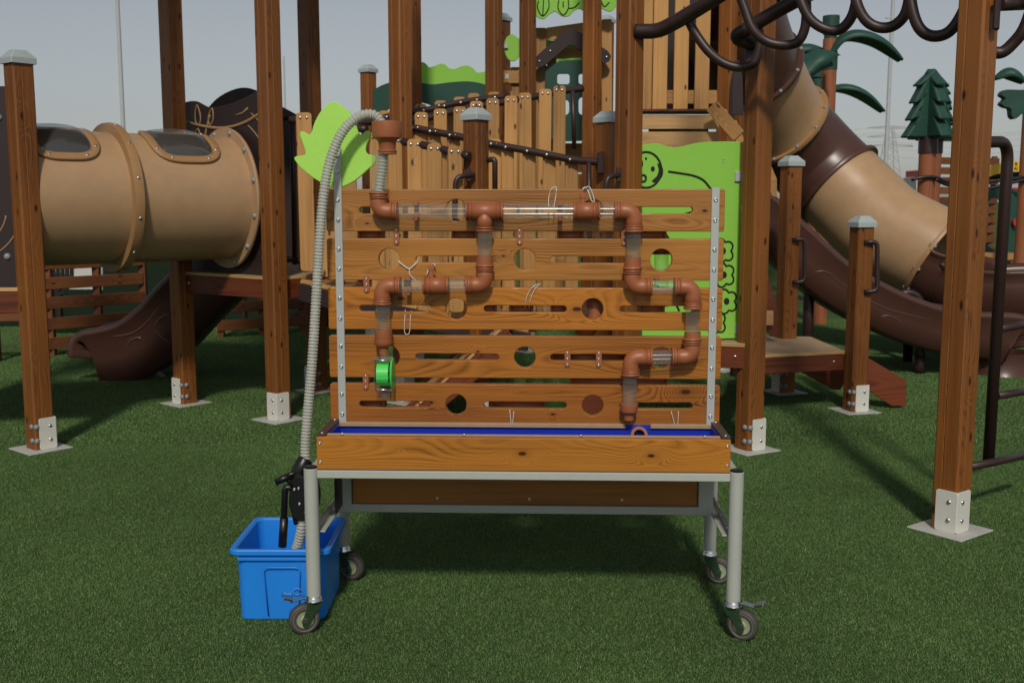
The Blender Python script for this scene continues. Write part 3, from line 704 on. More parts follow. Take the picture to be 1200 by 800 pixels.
hd = PO('pump_handle', tube(fillet([PQ(344, 572, -.175), PQ(334, 570, -.18), PQ(331.5, 640, -.18)], .03), .0115, 14), mBlack)
O('handle_grip', tube([PQ(333, 606, -.18), PQ(331, 640, -.18)], .0150, 16), mBlack, hd, TM)
PO('pump_bracket', box(.010, .10, .20, .002), mBlack).matrix_basis = W[pump.name].inverted() @ TM @ T((-.668, -.10, .495))
PO('pump_pipe', tube([Vector((-.68, -.06, .543)), Vector((-.60, .0, .543))], .017, 14), mTerra)

# ---- blue storage tub
bl = gp(281, 727); br = gp(381, 727)
HB = .270; D0, D1 = .345, .375
cb = (bl + br) / 2; w0 = (br - bl).length; w1 = .362
tub = thing('storage_tub', 'bright blue plastic tub on the turf under the hand pump', 'tub', T(cb + Vector((0, D0 / 2, .003))))
def ring_pts(w, d, z, r): return [(x, y, z) for x, y in rrect(-w / 2, w / 2, -d / 2, d / 2, r, 4)]
bm = bmesh.new(); prev = None; lv = []
for w, d, z, r in ((w0 - .008, D0 - .008, 0, .026), (w0, D0, .006, .03), (w1 - .045, D1 - .01, HB - .03, .035), (w1 - .04, D1 - .005, HB - .028, .035), (w1 - .008, D1 + .024, HB - .022, .03), (w1, D1 + .03, HB - .017, .032), (w1, D1 + .03, HB - .004, .032), (w1 - .006, D1 + .024, HB, .03), (w1 - .034, D1 - .004, HB, .03), (w1 - .044, D1 - .014, HB - .006, .03), (w0 - .008, D0 - .008, .016, .03)):
    ring = [bm.verts.new(p) for p in ring_pts(w, d, z, r)]
    if prev:
        n = len(ring)
        for k in range(n): bm.faces.new((prev[k], prev[(k + 1) % n], ring[(k + 1) % n], ring[k]))
    else: bm.faces.new(ring[::-1])
    prev = ring
bm.faces.new(prev); bmesh.ops.recalc_face_normals(bm, faces=bm.faces)
me = bm2me(bm); 
O('tub_body', me, mBlue, tub, W[tub.name])
BM_ = W[tub.name] @ T((0, -D0 / 2 - .006, 0)) @ Rx(R(4.3))
pr = tube([Vector(p) for p in ((-.045, 0, .215), (-.05, 0, .06))] , .0028, 8)
O('molded_ridge', join([(tube(fillet([Vector((-.048, -.003, .02)), Vector((-.058, -.003, .205)), Vector((.072, -.003, .205)), Vector((.062, -.003, .02))], .02, 4), .0022, 8), None)]), mBlue, tub, BM_ @ T((0, .0022, 0)))
O('rim_rib', box(.30, .006, .012, .002), mBlue, tub, W[tub.name] @ T((0, -D1 / 2 - .004, HB - .036)))
sw = [tube([Vector((.060 + .016 * math.cos(a), 0, .115 + .012 * math.sin(a))) for a in [R(20 + 300 * k / 14) for k in range(15)]], .0012, 5), tube(spline([Vector((.012, 0, .110)), Vector((.024, 0, .104)), Vector((.038, 0, .108))], 5), .0022, 5), tube(spline([Vector((.020, 0, .100)), Vector((.032, 0, .098)), Vector((.040, 0, .104))], 5), .0016, 5)]
O('scuff_mark', join([(q, None) for q in sw]), plastic('scuff_pale_blue', (.12, .35, .75), .5), tub, BM_ @ T((0, -.004, 0)))
# ------------------------------------------------------------------ left tower and crawl tunnel
def vpanel(name, ctr, xdir, loops, th, mt, parent, bev=.003, **k):
    """upright panel: loops in (along xdir, height) about ctr"""
    return O(name, extr(loops, th, bev), mt, parent, frame(Vector(ctr), xdir, (0, 0, 1)), **k)
def wl_(p, M=None): return p
def ribbon(parent, M, pts, r, mt, name='engraved_line', closed=False):
    return O(name, tube([Vector((a, 0, b)) for a, b in pts], r, 6, closed=closed), mt, parent, M)
def deck(parent, poly, z, th=.022, fascia=.13, name='deck', sides=None, mt=None):
    bm = bmesh.new(); n = len(poly)
    a = [bm.verts.new((p[0], p[1], z)) for p in poly]; b = [bm.verts.new((p[0], p[1], z - th)) for p in poly]
    bm.faces.new(a); bm.faces.new(b[::-1])
    for k in range(n): bm.faces.new((b[k], b[(k + 1) % n], a[(k + 1) % n], a[k]))
    bmesh.ops.recalc_face_normals(bm, faces=bm.faces)
    d = OW(name, bm2me(bm), mt or mDeck, parent)
    for k in (sides if sides is not None else range(n)):
        p = Vector((poly[k][0], poly[k][1], 0)); q = Vector((poly[(k + 1) % n][0], poly[(k + 1) % n][1], 0)); e = (q - p).normalized()
        ctr = sum((Vector((u[0], u[1], 0)) for u in poly), Vector()) / n; nn = Vector((e.y, -e.x, 0))
        if nn.dot(p - ctr) < 0: nn = -nn
        plank('deck_edge', p + nn * .004 + Vector((0, 0, z - th / 2 + .001)), q + nn * .004 + Vector((0, 0, z - th / 2 + .001)), th, .006, mDeckE, d, bev=.001)
        plank('fascia_board', p - nn * .012 + Vector((0, 0, z - th - fascia / 2 - .001)), q - nn * .012 + Vector((0, 0, z - th - fascia / 2 - .001)), fascia, .03, mRed, d)
        for t in (.09, .91): O('bolt', _scrB, None, d, frame(p.lerp(q, t) + nn * .003 + Vector((0, 0, z - th - fascia * .45)), e, (0, 0, 1)) @ (Rx(math.pi / 2)))
    return d
pA, pB, pC, pD = gp(48, 526), gp(218, 473), gp(327, 492), gp(372, 458)
towerA = thing('play_tower', 'timber tower corner with a dark brown diamond panel and short capped post', 'play tower', T(pA))
zA = at(35, 73, pA.y).z
post(towerA, pA.x, pA.y, zA, cap=True, brot=math.pi / 2)
# panel runs back-left from post A
e = Vector((-.99, -.13, 0)); ctr = pA + e * .56 + Vector((0, 0, 1.0))
Mp = frame(ctr, -e, (0, 0, 1)) @ T((0, .02, 0))
pa = O('side_panel', extr([[(-.5, 0.0), (.49, 0.0), (.49, 1.16), (.40, 1.16), (.40, 1.30), (.2, 1.36), (-.2, 1.36), (-.5, 1.25)]], .018, .003), mDPan, towerA, Mp)
for a, b in ((.43, .17), (.43, .98)): O('bolt_cap', _dome, None, pa, Mp @ T((a, -.009, b)) @ Rx(math.pi / 2) @ Matrix.Scale(1.6, 4))
F_ = Mp @ T((0, -.009, 0))
for k, (s, r_) in enumerate(((.16, .011), (.07, .009))):
    O('engraved_line', tube([Vector((.22 + s * .9 * math.cos(a), 0, .42 + s * math.sin(a) * .9)) for a in [math.pi / 2 * q for q in range(4)]], r_, 6, closed=True), mLine, pa, F_)
O('engraved_line', tube([Vector((.20 + .11 * math.cos(a), 0, .73 + .09 * math.sin(a))) for a in [R(45 + 90 * q) for q in range(4)]], .006, 6, closed=True), mLine, pa, F_)
for s in (.22, .30): ribbon(pa, F_, [(.22 + s * math.cos(a), .45 + s * math.sin(a)) for a in [R(-70 + 6 * q) for q in range(11)]], .005, mLine)
dA = [(pA.x, pA.y), (pA.x - 1.1, pA.y - .15), (pA.x - 1.2, pA.y + .95), (pA.x - .35, pA.y + 1.0)]
deck(towerA, [(p[0], p[1]) for p in dA], .985, sides=(0,))
for x_, y_ in ((-4.0, 5.75), (-4.05, 7.2)): post(towerA, x_, y_, 3.5)  # unseen posts added to carry the shading roof
rf_ = lathe([(.02, 1.05), (1.34, .0), (1.34, -.04), (.02, .95)], 4, False, 0); O('added_shade_roof', rf_, mDPan, towerA, T((-3.3, 6.47, 3.45)) @ Rz(R(45)))  # added out of view to shade the brown slide and slat fence
# tunnel
tth = R(41); tax = Vector((math.cos(tth), math.sin(tth), 0)); tR = Vector((-2.01, 7.60, 1.515)); TL = 1.42; tL = tR - tax * TL
tun = thing('crawl_tunnel', 'tan plastic crawl tunnel with two dome windows between two timber towers', 'tunnel', T((tL + tR) / 2 - Vector((0, 0, .45))))
TUM = frame(tL, tax, (0, 0, 1))                      # local x along the tunnel, y away, z up
RTU = .425
def tunnel_section(x0, x1):
    me = lathe([(RTU, x0), (RTU, x1), (RTU - .012, x1), (RTU - .012, x0), (RTU, x0)], 64); me.transform(Ry(math.pi / 2)); return me
def cut_window(me, xa, xb, a0, a1):                  # open the wall under the dome window
    bm = bmesh.new(); bm.from_mesh(me)
    kill = []
    for f in bm.faces:
        c = f.calc_center_median(); ang = math.degrees(math.atan2(-c.y, c.z))
        if xa < c.x < xb and a0 < ang < a1 and abs(f.normal.x) < .5: kill.append(f)
    bmesh.ops.delete(bm, geom=kill, context='FACES'); o = bpy.data.meshes.new('t'); bm.to_mesh(o); bm.free()
    return o
half = .60
for k, (a, b) in enumerate(((0, half), (half, TL))):
    xw0, xw1 = ((.04, .40), (half + .20, half + .60))[k]
    prof = [(RTU, a), (RTU, xw0), (RTU, xw1), (RTU, b)]; me = lathe(prof, 72, ang=0); me.transform(Ry(math.pi / 2))
    me = cut_window(me, xw0, xw1, 2, 52)
    me.polygons.foreach_set('use_smooth', [True] * len(me.polygons))
    ts = O('tube_section', me, mTan, tun, TUM)
    # window surround, dome and bolts lie on the tube's upper near shoulder
    def S(xx, ang, r): a_ = R(ang); return Vector((xx, -math.sin(a_) * r, math.cos(a_) * r))
    ccx = (xw0 + xw1) / 2; hx = (xw1 - xw0) / 2 + .012; outl = rrect(-hx, hx, 1, 53, .07)
    outl = []
    for q in range(48):
        u = 2 * math.pi * q / 48; cu, su = math.cos(u), math.sin(u)
        outl.append((ccx + hx * math.copysign(abs(cu) ** .55, cu), 27 + 28 * math.copysign(abs(su) ** .55, su)))
    O('window_frame', tube([S(x_, a_, RTU + .004) for x_, a_ in outl], .022, 8, closed=True, section=[(-.028, -.004), (.028, -.004), (.028, .010), (.022, .014), (-.022, .014), (-.028, .010)]), mTanD, ts, TUM)
    bm = bmesh.new(); g = []
    for i in range(17):
        row = []
        for j in range(13):
            u, v = i / 8 - 1, j / 6 - 1
            bulge = max(0, (1 - u * u)) ** .5 * max(0, (1 - v * v)) ** .5
            row.append(bm.verts.new(S(ccx + u * (hx - .02), 27 + v * 26, RTU + .006 + .048 * bulge)))
        g.append(row)
    for i in range(16):
        for j in range(12): bm.faces.new((g[i][j], g[i + 1][j], g[i + 1][j + 1], g[i][j + 1]))
    bmesh.ops.recalc_face_normals(bm, faces=bm.faces)
    O('dome_window', bm2me(bm, True), mDome, ts, TUM)
    for q in (3, 9, 15, 21, 27, 33, 39, 45):
        x_, a_ = outl[q]; p = S(x_, a_, RTU + .016)
        O('bolt', _scrB, None, ts, TUM @ T(p) @ Rx(R(a_)))
def flange(x, r, w=.03): 
    me = lathe([(RTU - .005, x - w / 2), (r, x - w / 2), (r + .004, x), (r, x + w / 2), (RTU - .005, x + w / 2)], 72, ang=30); me.transform(Ry(math.pi / 2)); return me
fm = O('joint_flange', flange(half, RTU + .058, .058), mTanD, tun, TUM)
fe = O('end_flange', flange(TL - .012, RTU + .062, .024), mTan, tun, TUM)
for k in range(12):
    a_ = R(15 + 30 * k); p = Vector((TL - .024, -math.sin(a_) * (RTU + .036), math.cos(a_) * (RTU + .036)))
    O('bolt_cap', _dome, None, fe, TUM @ T(p) @ Ry(-math.pi / 2) @ Matrix.Scale(1.5, 4))
    p = Vector((half, -math.sin(a_) * (RTU + .060), math.cos(a_) * (RTU + .060)))
    O('bolt', _scrB, None, fm, TUM @ T(p) @ Rx(a_))
# ------------------------------------------------------------------ tower at the tunnel's far end
towerB = thing('play_tower', 'timber tower with dark brown leaf-engraved panels at the end of the tan tunnel', 'play tower', T(pC))
post(towerB, pB.x, pB.y, TALL, brot=-math.pi / 2); post(towerB, pC.x, pC.y, TALL); post(towerB, pD.x, pD.y, TALL, brot=-math.pi / 2)
pdir = Vector((math.cos(R(-43)), math.sin(R(-43)), 0)); pc = tR + tax * .012; pc.z = .985
Mq = frame(pc, pdir, (0, 0, 1)) @ T((0, .012, 0))
top = spline([(-.64, 1.22), (-.42, 1.23), (-.20, 1.17), (.1, 1.19), (.35, 1.24), (.56, 1.32)], 6)
pq = O('tunnel_panel', extr([[(-.64, 0), (.56, 0)] + [(p.x, p.y) for p in reversed(top)], circ(0, .53, .40, 40)], .018, .003), mDPan, towerB, Mq)
Fq = Mq @ T((0, -.009, 0))
ribbon(pq, Fq, [(p.x, p.y) for p in spline([(-.62, 1.12), (-.40, 1.06), (-.05, 1.02), (.25, 1.05), (.54, 1.14)], 6)], .012, mLine)
ribbon(pq, Fq, [(p.x, p.y) for p in spline([(-.38, .80), (-.30, .93), (-.26, 1.04), (-.21, 1.12)], 5)], .008, mLine)
def leaf_line(x, z, a, L, w):
    pts = spline([(0, 0), (L * .3, w), (L * .7, w * .8), (L, 0), (L * .7, -w * .8), (L * .3, -w)], 4, True); c, s = math.cos(a), math.sin(a)
    return [(x + p.x * c - p.y * s, z + p.x * s + p.y * c) for p in pts]
for q in ((-.37, 1.05, R(95), .15, .035), (-.22, 1.05, R(70), .12, .03), (-.38, 1.03, R(-100), .11, .03), (-.38, .84, R(150), .1, .03)):
    ll = leaf_line(*q); O('engraved_leaf', tube([Vector((a, 0, b)) for a, b in ll], .006, 6, closed=True), mLine, pq, Fq)
ribbon(pq, Fq, [(.12, 1.10), (.20, 1.11), (.27, 1.14)], .007, mLine)
for s in (.56, .65): 
    ribbon(pq, Fq, [(s * math.cos(a), .53 + s * math.sin(a)) for a in [R(22 + 5 * q) for q in range(9)]], .005, mLine)
    ribbon(pq, Fq, [(s * math.cos(a), .53 + s * math.sin(a)) for a in [R(-25 - 4 * q) for q in range(7)]], .005, mLine)
O('bolt_cap', _dome, None, pq, Fq @ T((-.60, 0, 1.07)) @ Rx(math.pi / 2) @ Matrix.Scale(1.6, 4))
# far side panel with the rounded hump
hump = [tuple(at(x, y, 8.9)) for x, y in ((222, 160), (240, 132), (258, 113), (283, 103), (305, 108), (325, 122), (345, 133), (352, 140))]
hp2 = [(p[0], p[2]) for p in [Vector(q) for q in hump]]; hs_ = spline(hp2, 4)
me = extr([[(hp2[0][0] - .1, 1.0)] + [(p.x, p.y) for p in hs_] + [(hp2[-1][0], 1.0)]], .018, .003); me.transform(T((0, 8.9, 0))); OW('back_panel', me, mDPan, towerB)
polyB = [pB.xy, pC.xy, (-1.05, 7.95), (-1.45, 8.55), (-2.15, 8.75)]
deck(towerB, polyB, .985, sides=(0, 1))
rf_ = lathe([(.02, .95), (1.35, .0), (1.35, -.04), (.02, .85)], 4, False, 0); O('added_shade_roof', rf_, mDPan, towerB, T((-1.95, 7.9, 3.75)) @ Rz(R(5)))  # added above the view to cast shade on the fence behind
# gate bars and tan filler panels beside post C
gy = 7.75
for x0, x1 in ((331, 336.5), (346, 353)):
    p0, p1 = at(x0, 143, gy + .05), at(x1, 316, gy + .05); vpanel('gate_panel', ((p0.x + p1.x) / 2, gy + .05, 0), (1, 0, 0), [[(-(p1.x - p0.x) / 2, p1.z), ((p1.x - p0.x) / 2, p1.z), ((p1.x - p0.x) / 2, p0.z), (-(p1.x - p0.x) / 2, p0.z)]], .015, mTanD, towerB)
OW('gate_rail', tube(fillet([at(330, 138, gy), at(352, 137, gy)], .02), .022, 10), mDark, towerB)
OW('gate_rail', tube([at(342.5, 138, gy), at(346, 310, gy)], .020, 10), mDark, towerB)
OW('gate_rail', tube([at(335, 303, gy), at(358, 307, gy - .1)], .022, 10), mDark, towerB)
# ------------------------------------------------------------------ slides
def slide_mesh(path, nrm, hw, hgt):
    """trough swept along the rim line; nrm = horizontal across direction"""
    nrm = Vector(nrm).normalized(); P = spline(path, 8); bm = bmesh.new(); rings = []
    n = len(P)
    for i, p in enumerate(P):
        t = (P[min(i + 1, n - 1)] - P[max(i - 1, 0)]).normalized(); up = t.cross(nrm).normalized()
        if up.z < 0: up = -up
        h = hgt(i / (n - 1)); w = hw
        sec = [(-w - .02, -h * .92), (-w - .045, -h * .55), (-w - .055, -.10), (-w - .085, -.055), (-w - .09, -.025), (-w - .065, -.003), (-w - .03, .0), (-w - .005, -.02), (-w + .01, -.07), (-w + .03, -h * .62), (-w + .09, -h * .74), (0, -h * .78),
               (w - .09, -h * .74), (w - .03, -h * .62), (w - .01, -.07), (w + .005, -.02), (w + .03, 0), (w + .065, -.003), (w + .09, -.025), (w + .085, -.055), (w + .055, -.10), (w + .045, -h * .55), (w + .02, -h * .92), (w - .05, -h), (0, -h), (-w + .05, -h)]
        rings.append([bm.verts.new(p + nrm * a + up * b) for a, b in sec])
    m = len(rings[0])
    for a, b in zip(rings, rings[1:]):
        for k in range(m): bm.faces.new((a[k], a[(k + 1) % m], b[(k + 1) % m], b[k]))
    bm.faces.new(rings[0]); bm.faces.new(rings[-1])
    bmesh.ops.recalc_face_normals(bm, faces=bm.faces); return bm2me(bm, True)
from mathutils.bvhtree import BVHTree
def slide_marks(parent, trough, arcs, r=.009):
    M_ = W[trough.name]; bv = BVHTree.FromPolygons([M_ @ v.co for v in trough.data.vertices], [tuple(p.vertices) for p in trough.data.polygons])
    for a in arcs:
        P = []
        for px, py in spline([Vector(q) for q in a], 6):
            h = bv.ray_cast(Vector((0, 0, CAMH)), ray(px, py).normalized())
            if h[0] is not None: P.append(h[0] - h[1] * (r * .55) if h[1].dot(ray(px, py)) < 0 else h[0] + h[1] * (r * .55))
        if len(P) > 3: OW('molded_groove', tube(P, r, 8, rf=lambda i, n: max(.25, math.sin(math.pi * i / (n - 1)) ** .5)), mBrn, parent)
sy0 = 8.75
sl1 = thing('brown_slide', 'dark brown moulded plastic slide in the shade below the crawl tunnel', 'slide', T(gp(165, 445)))
pth = [(268, 262), (228, 300), (198, 330), (174, 356), (150, 373), (128, 379), (112, 382), (102, 388), (97, 398), (96, 412)]
tr1 = OW('slide_trough', slide_mesh([at(a, b, sy0 + .3) for a, b in pth], (0, 1, 0), .24, lambda t: .52 if t < .55 else .52 - (t - .55) * .50), mBrn, sl1)
ft = join([(lathe([(.20, 0), (.18, .02), (.15, .09), (.16, .22)], 28, ang=0), Matrix.Diagonal((1.1, 1.2, 1, 1)))]); O('slide_foot', ft, mBrn, sl1, T(Vector((at(163, 440, sy0 + .3).x, sy0 + .3, 0))))
slide_marks(sl1, tr1, ([(145, 412), (152, 400), (163, 396), (172, 403)], [(178, 388), (188, 373), (202, 368)], [(180, 385), (190, 396), (203, 404)], [(118, 395), (150, 392), (172, 378), (195, 345)]), .014)
sy1 = 8.95
sl2 = thing('brown_slide', 'glossy brown plastic slide beside the tan spiral tube', 'slide', T(gp(1100, 430)))
pth = [(890, 222), (912, 240), (938, 264), (964, 288), (990, 309), (1025, 329), (1060, 345), (1095, 356), (1130, 361), (1165, 362), (1183, 365), (1195, 372), (1202, 384), (1204, 398)]
tr2 = OW('slide_trough', slide_mesh([at(a, b, sy1 + .28) for a, b in pth], (0, 1, 0), .23, lambda t: .40 if t < .6 else (.40 + (t - .6) * .4 if t < .8 else .48 - (t - .8) * 1.1)), mBrn, sl2)
O('slide_foot', lathe([(.26, 0), (.25, .02), (.22, .10), (.24, .2)], 28, ang=0), mBrn, sl2, T((at(1172, 430, sy1 + .28).x, sy1 + .28, 0)))
slide_marks(sl2, tr2, ([(945, 325), (960, 318), (975, 322), (990, 338)], [(1026, 373), (1040, 370), (1053, 376), (1063, 388)], [(1110, 384), (1125, 377), (1140, 376)], [(945, 300), (980, 328), (1030, 358), (1070, 370), (1110, 378)]))
for px, yb, yt, yy in ((948, 397, 300, sy1 + .28), (1078, 411, 385, sy1 + .28)):
    q = gp(px, yb); OW('slide_leg', join([(tube([Vector((at(px, yb, yy).x, yy, 0)), at(px, yt, yy)], .045, 14), None), (tube([Vector((at(px, yb, yy).x, yy, .0)), Vector((at(px, yb, yy).x, yy, .16))], .055, 14), None)]), mDark, sl2)
# ------------------------------------------------------------------ tube slide
ts_ = thing('tube_slide', 'tan and brown spiral tube slide with bolted flanges descending from the tower', 'slide', T(gp(1050, 405)))
ctl = [(855, 12, 9.7), (868, 52, 9.9), (884, 90, 10.2), (911, 140, 10.6), (953, 188, 10.8), (999, 233, 10.6), (1038, 270, 10.35), (1088, 297, 10.1), (1120, 318, 9.95)]
cp_ = spline([at(a, b, c) for a, b, c in ctl], 8)     # 8 spans
TRr = .455
def tseg(i0, i1, r=TRr): return tube(cp_[i0:i1 + 1], r, 48, caps=False)
def tfl(i, mt, nm='tube_flange', nb=12):
    t = (cp_[i + 1] - cp_[i - 1]).normalized(); p = cp_[i]
    me = lathe([(TRr - .004, -.020), (TRr + .040, -.020), (TRr + .045, 0), (TRr + .040, .020), (TRr - .004, .020)], 48, ang=30)
    Mf = T(p) @ t.to_track_quat('Z', 'Y').to_matrix().to_4x4()
    f = O(nm, me, mt, ts_, Mf)
    for k in range(nb):
        a_ = R(30 * k + 10)
        for s in (1, -1): O('bolt_cap', _dome, None, f, Mf @ T((math.cos(a_) * (TRr + .024), math.sin(a_) * (TRr + .024), s * .020)) @ (Rx(math.pi) if s < 0 else Matrix()) @ Matrix.Scale(1.4, 4))
    return f
i1, i2, i3, i4 = 14, 25, 37, 58
for a, b, mt in ((0, i1, mBrn), (i1, i2, mTan), (i2, i3, mBrn), (i3, i4, mTan)): OW('tube_section', tseg(a, b), mt, ts_)
tfl(i1, mBrn); tfl(i2, mTanD); tfl(i3, mBrn, nb=0); tfl(i4, mTanD)
# open exit chute
ex_ = [cp_[i4] + Vector((.0, 0, 0)), cp_[61], at(1122, 318, 9.95), at(1146, 329, 9.8), at(1175, 332, 9.7), at(1205, 330, 9.65), at(1235, 330, 9.6)]
th1 = [R(-192 + 204 * k / 20) for k in range(21)]
sec_ = [((TRr + .012) * math.cos(a), (TRr + .012) * math.sin(a)) for a in th1] + [((TRr + .045) * math.cos(R(14)), (TRr + .045) * math.sin(R(14))), ((TRr + .03) * math.cos(R(17)), (TRr + .03) * math.sin(R(17)))] + [((TRr - .02) * math.cos(a), (TRr - .02) * math.sin(a)) for a in reversed(th1)] + [(-(TRr + .03) * math.cos(R(17)), (TRr + .03) * math.sin(R(17))), (-(TRr + .045) * math.cos(R(14)), (TRr + .045) * math.sin(R(14)))]
OW('exit_chute', tube(spline(ex_, 6), 1, section=sec_, upv=(0, 0, 1)), mBrn, ts_)
OW('support_leg', tube([Vector((at(1065, 400, 9.9).x, 9.9, 0)), at(1065, 320, 9.9)], .045, 12), mDark, ts_)
OW('support_arm', tube(fillet([at(1055, 345, 9.65), at(1065, 342, 9.65), at(1078, 348, 9.65), at(1082, 385, 9.65)], .12), .035, 10), mDark, ts_)
# ------------------------------------------------------------------ picket bridge
def picket_rail(th_, ctl, y0, y1, xs_, w, zbot_px, front, tube_r=.026, lift=4, name='picket', tubeoff=0, tubespan=None):
    """pickets at pixel columns xs_, hung on a tube along ctl (pixel points); y0..y1 depth at the ends"""
    xa, xb = ctl[0][0], ctl[-1][0]
    dep = lambda x: y0 + (y1 - y0) * (x - xa) / (xb - xa)
    P = spline([at(x, y, dep(x)) for x, y in ctl], 8)
    rl = OW('hand_rail', tube(P, tube_r, 12), mDark, th_)
    pix = spline([(x, y) for x, y in ctl], 16)
    for x in xs_:
        yr = min(pix, key=lambda p: abs(p.x - x)).y
        D = dep(x) + (-.038 if front else .040)
        tp = at(x, yr - lift, D); bt = at(x, zbot_px(x), D).z
        j = random.uniform(-.012, .012)
        h = tp.z - bt + j
        me = extr([rrect(-w / 2, w / 2, 0, h, .026, 4)], .026, .004)
        M = T((tp.x, D, bt)) @ Rz(random.uniform(-.02, .02)) @ Ry(random.uniform(-.008, .008))
        k = O('picket', me, mPickZ, th_, M)
        for s in (-.022, .022):
            if front: O('screw', _scrB, None, k, M @ T((s, -.013, h - .034)) @ Rx(math.pi / 2))
            else: O('screw', _scrB, None, rl, T((tp.x + s, dep(x) - tube_r, at(x, yr, dep(x)).z)) @ Rx(math.pi / 2))
    return rl
zb = lambda x: 366
br1 = thing('picket_bridge', 'sloping picket railing whose dark handrail ends on the short capped post', 'bridge', T((at(560, 390, 7.4).x, 7.4, .6)))
picket_rail(br1, [(396, 147), (436, 143), (455, 143), (471, 147), (506, 154), (542, 161), (572, 168), (625, 178), (670, 187), (690, 189), (702, 190)], 8.2, 7.45, (465, 487, 508, 531, 552, 579, 596, 621, 644, 671), .092, zb, False)
OW('rail_flange', join([(box(.05, .02, .15, .008), T(at(704, 191, 7.40)))]), mDark, br1)
OW('rail_post', tube([at(690, 190, 7.46), at(691, 300, 7.46)], .018, 10), mDark, br1)
br2 = thing('picket_bridge', 'low front picket railing beside the funnel with its rail behind the boards', 'bridge', T((at(500, 390, 7.1).x, 7.1, .6)))
picket_rail(br2, [(440, 160), (472, 166), (500, 171), (525, 177), (550, 183)], 7.3, 6.9, (441, 463, 485, 509, 534), .094, zb, True, lift=6)
br3 = thing('picket_bridge', 'rising picket railing climbing towards the tower with the dark green window', 'bridge', T((at(580, 390, 8.3).x, 8.3, .6)))
picket_rail(br3, [(480, 142), (502, 138), (530, 131), (560, 125), (600, 118), (640, 111), (665, 106), (683, 104)], 8.0, 8.6, (494, 516, 538, 559, 577, 597, 617, 637, 656), .098, zb, True, lift=6)
OW('rail_post', tube([at(671, 106, 8.5), at(673, 175, 8.5)], .018, 10), mDark, br3)
br4 = thing('picket_bridge', 'rear picket railing under the dark green wave panel with curving handrail', 'bridge', T((at(530, 390, 8.9).x, 8.9, .6)))
picket_rail(br4, [(440, 146), (450, 138), (480, 132), (505, 128), (530, 122), (560, 117), (592, 113)], 8.8, 9.2, (451, 472, 494, 518, 537, 556, 577), .098, zb, False, lift=7)
br5 = thing('picket_bridge', 'two broad orange pickets half hidden by the lime leaf', 'bridge', T((at(360, 330, 7.3).x, 7.3, .7)))
picket_rail(br5, [(340, 141), (357, 142), (392, 146), (430, 152)], 7.35, 7.15, (357, 383, 408), .106, lambda x: 318 + (x - 357) * .25, True, lift=8)
bd = thing('bridge_deck', 'low timber bridge deck with brown edge behind the table', 'bridge', T((at(480, 400, 7.0).x, 7.0, .5)))
e0, e1 = at(352, 333, 7.28), at(398, 345, 7.15); e2 = at(620, 392, 6.9)
for a, b in ((e0, e1), (e1, e2)):
    plank('deck_side', a + Vector((0, 0, -.05)), b + Vector((0, 0, -.05)), .12, .04, mDPan, bd)
nb = 16
for k in range(nb):
    p = e0.lerp(e2, (k + .5) / nb) if False else (e0.lerp(e1, (k + .5) / 4) if k < 4 else e1.lerp(e2, (k - 3.5) / (nb - 4)))
    w_ = ((e1 - e0).length / 4 if k < 4 else (e2 - e1).length / (nb - 4)) - .008
    plank('deck_board', p + Vector((0, .01, .02)), p + Vector((0, .95, .02)), w_, .03, mPick, bd, up=(e1 - e0 if k < 4 else e2 - e1))
rp = thing('access_ramp', 'reddish ramp with tan boards on the turf behind the table', 'ramp', T(gp(560, 515)))
r0, r1 = gp(470, 510), at(600, 392, 6.75)
for o_ in (0, .9): plank('ramp_stringer', r0 + Vector((0, o_, .06)), r1 + Vector((0, o_, 0)), .16, .035, mRed, rp)
for k in range(6):
    p = r0.lerp(r1, (k + .5) / 6) + Vector((0, 0, .10)); plank('ramp_board', p + Vector((0, -.02, 0)), p + Vector((0, .92, 0)), (r1 - r0).length / 6 - .006, .02, mPale, rp, up=r1 - r0)
# ------------------------------------------------------------------ posts of the middle of the play structure
mid = thing('timber_post_frame', 'tall bare timber post rising behind the funnel with a second post at its back', 'post', T((at(470, 235, 7.6).x, 7.6, 0)))
def pp(th_, px, Y, ytop=None, cap=False, foot=True, brot=0, rot=UROT):
    x = at(px, 235, Y).x; z = TALL if ytop is None else at(px, ytop, Y).z
    return post(th_, x, Y, z, cap, foot, rot=rot, brot=brot)
pp(mid, 471, 7.9); pp(mid, 485, 9.6)
sF = thing('short_timber_post', 'short dark timber post with grey metal cap standing before the pickets', 'post', T((at(558, 235, 7.0).x, 7.0, 0)))
pp(sF, 558, 7.0, 139, True)
OW('grab_handle', tube(fillet([at(556, 205, 6.9), at(534, 207, 6.85), at(532, 260, 6.85), at(556, 262, 6.9)], .05), .016, 10), mDark, sF)
OW('handle_plate', join([(box(.032, .012, .085, .006), T(at(549, 205, 6.89)))]), mDark, sF)
OW('grab_handle', tube(fillet([at(571, 188, 7.0), at(580, 186, 6.98), at(580, 255, 6.98)], .05), .018, 10), mDark, sF)
sG = thing('short_timber_post', 'small capped timber post far behind, left of the dark green wave panel', 'post', T((at(434, 235, 11.2).x, 11.2, 0)))
pp(sG, 434, 11.2, 84, True)
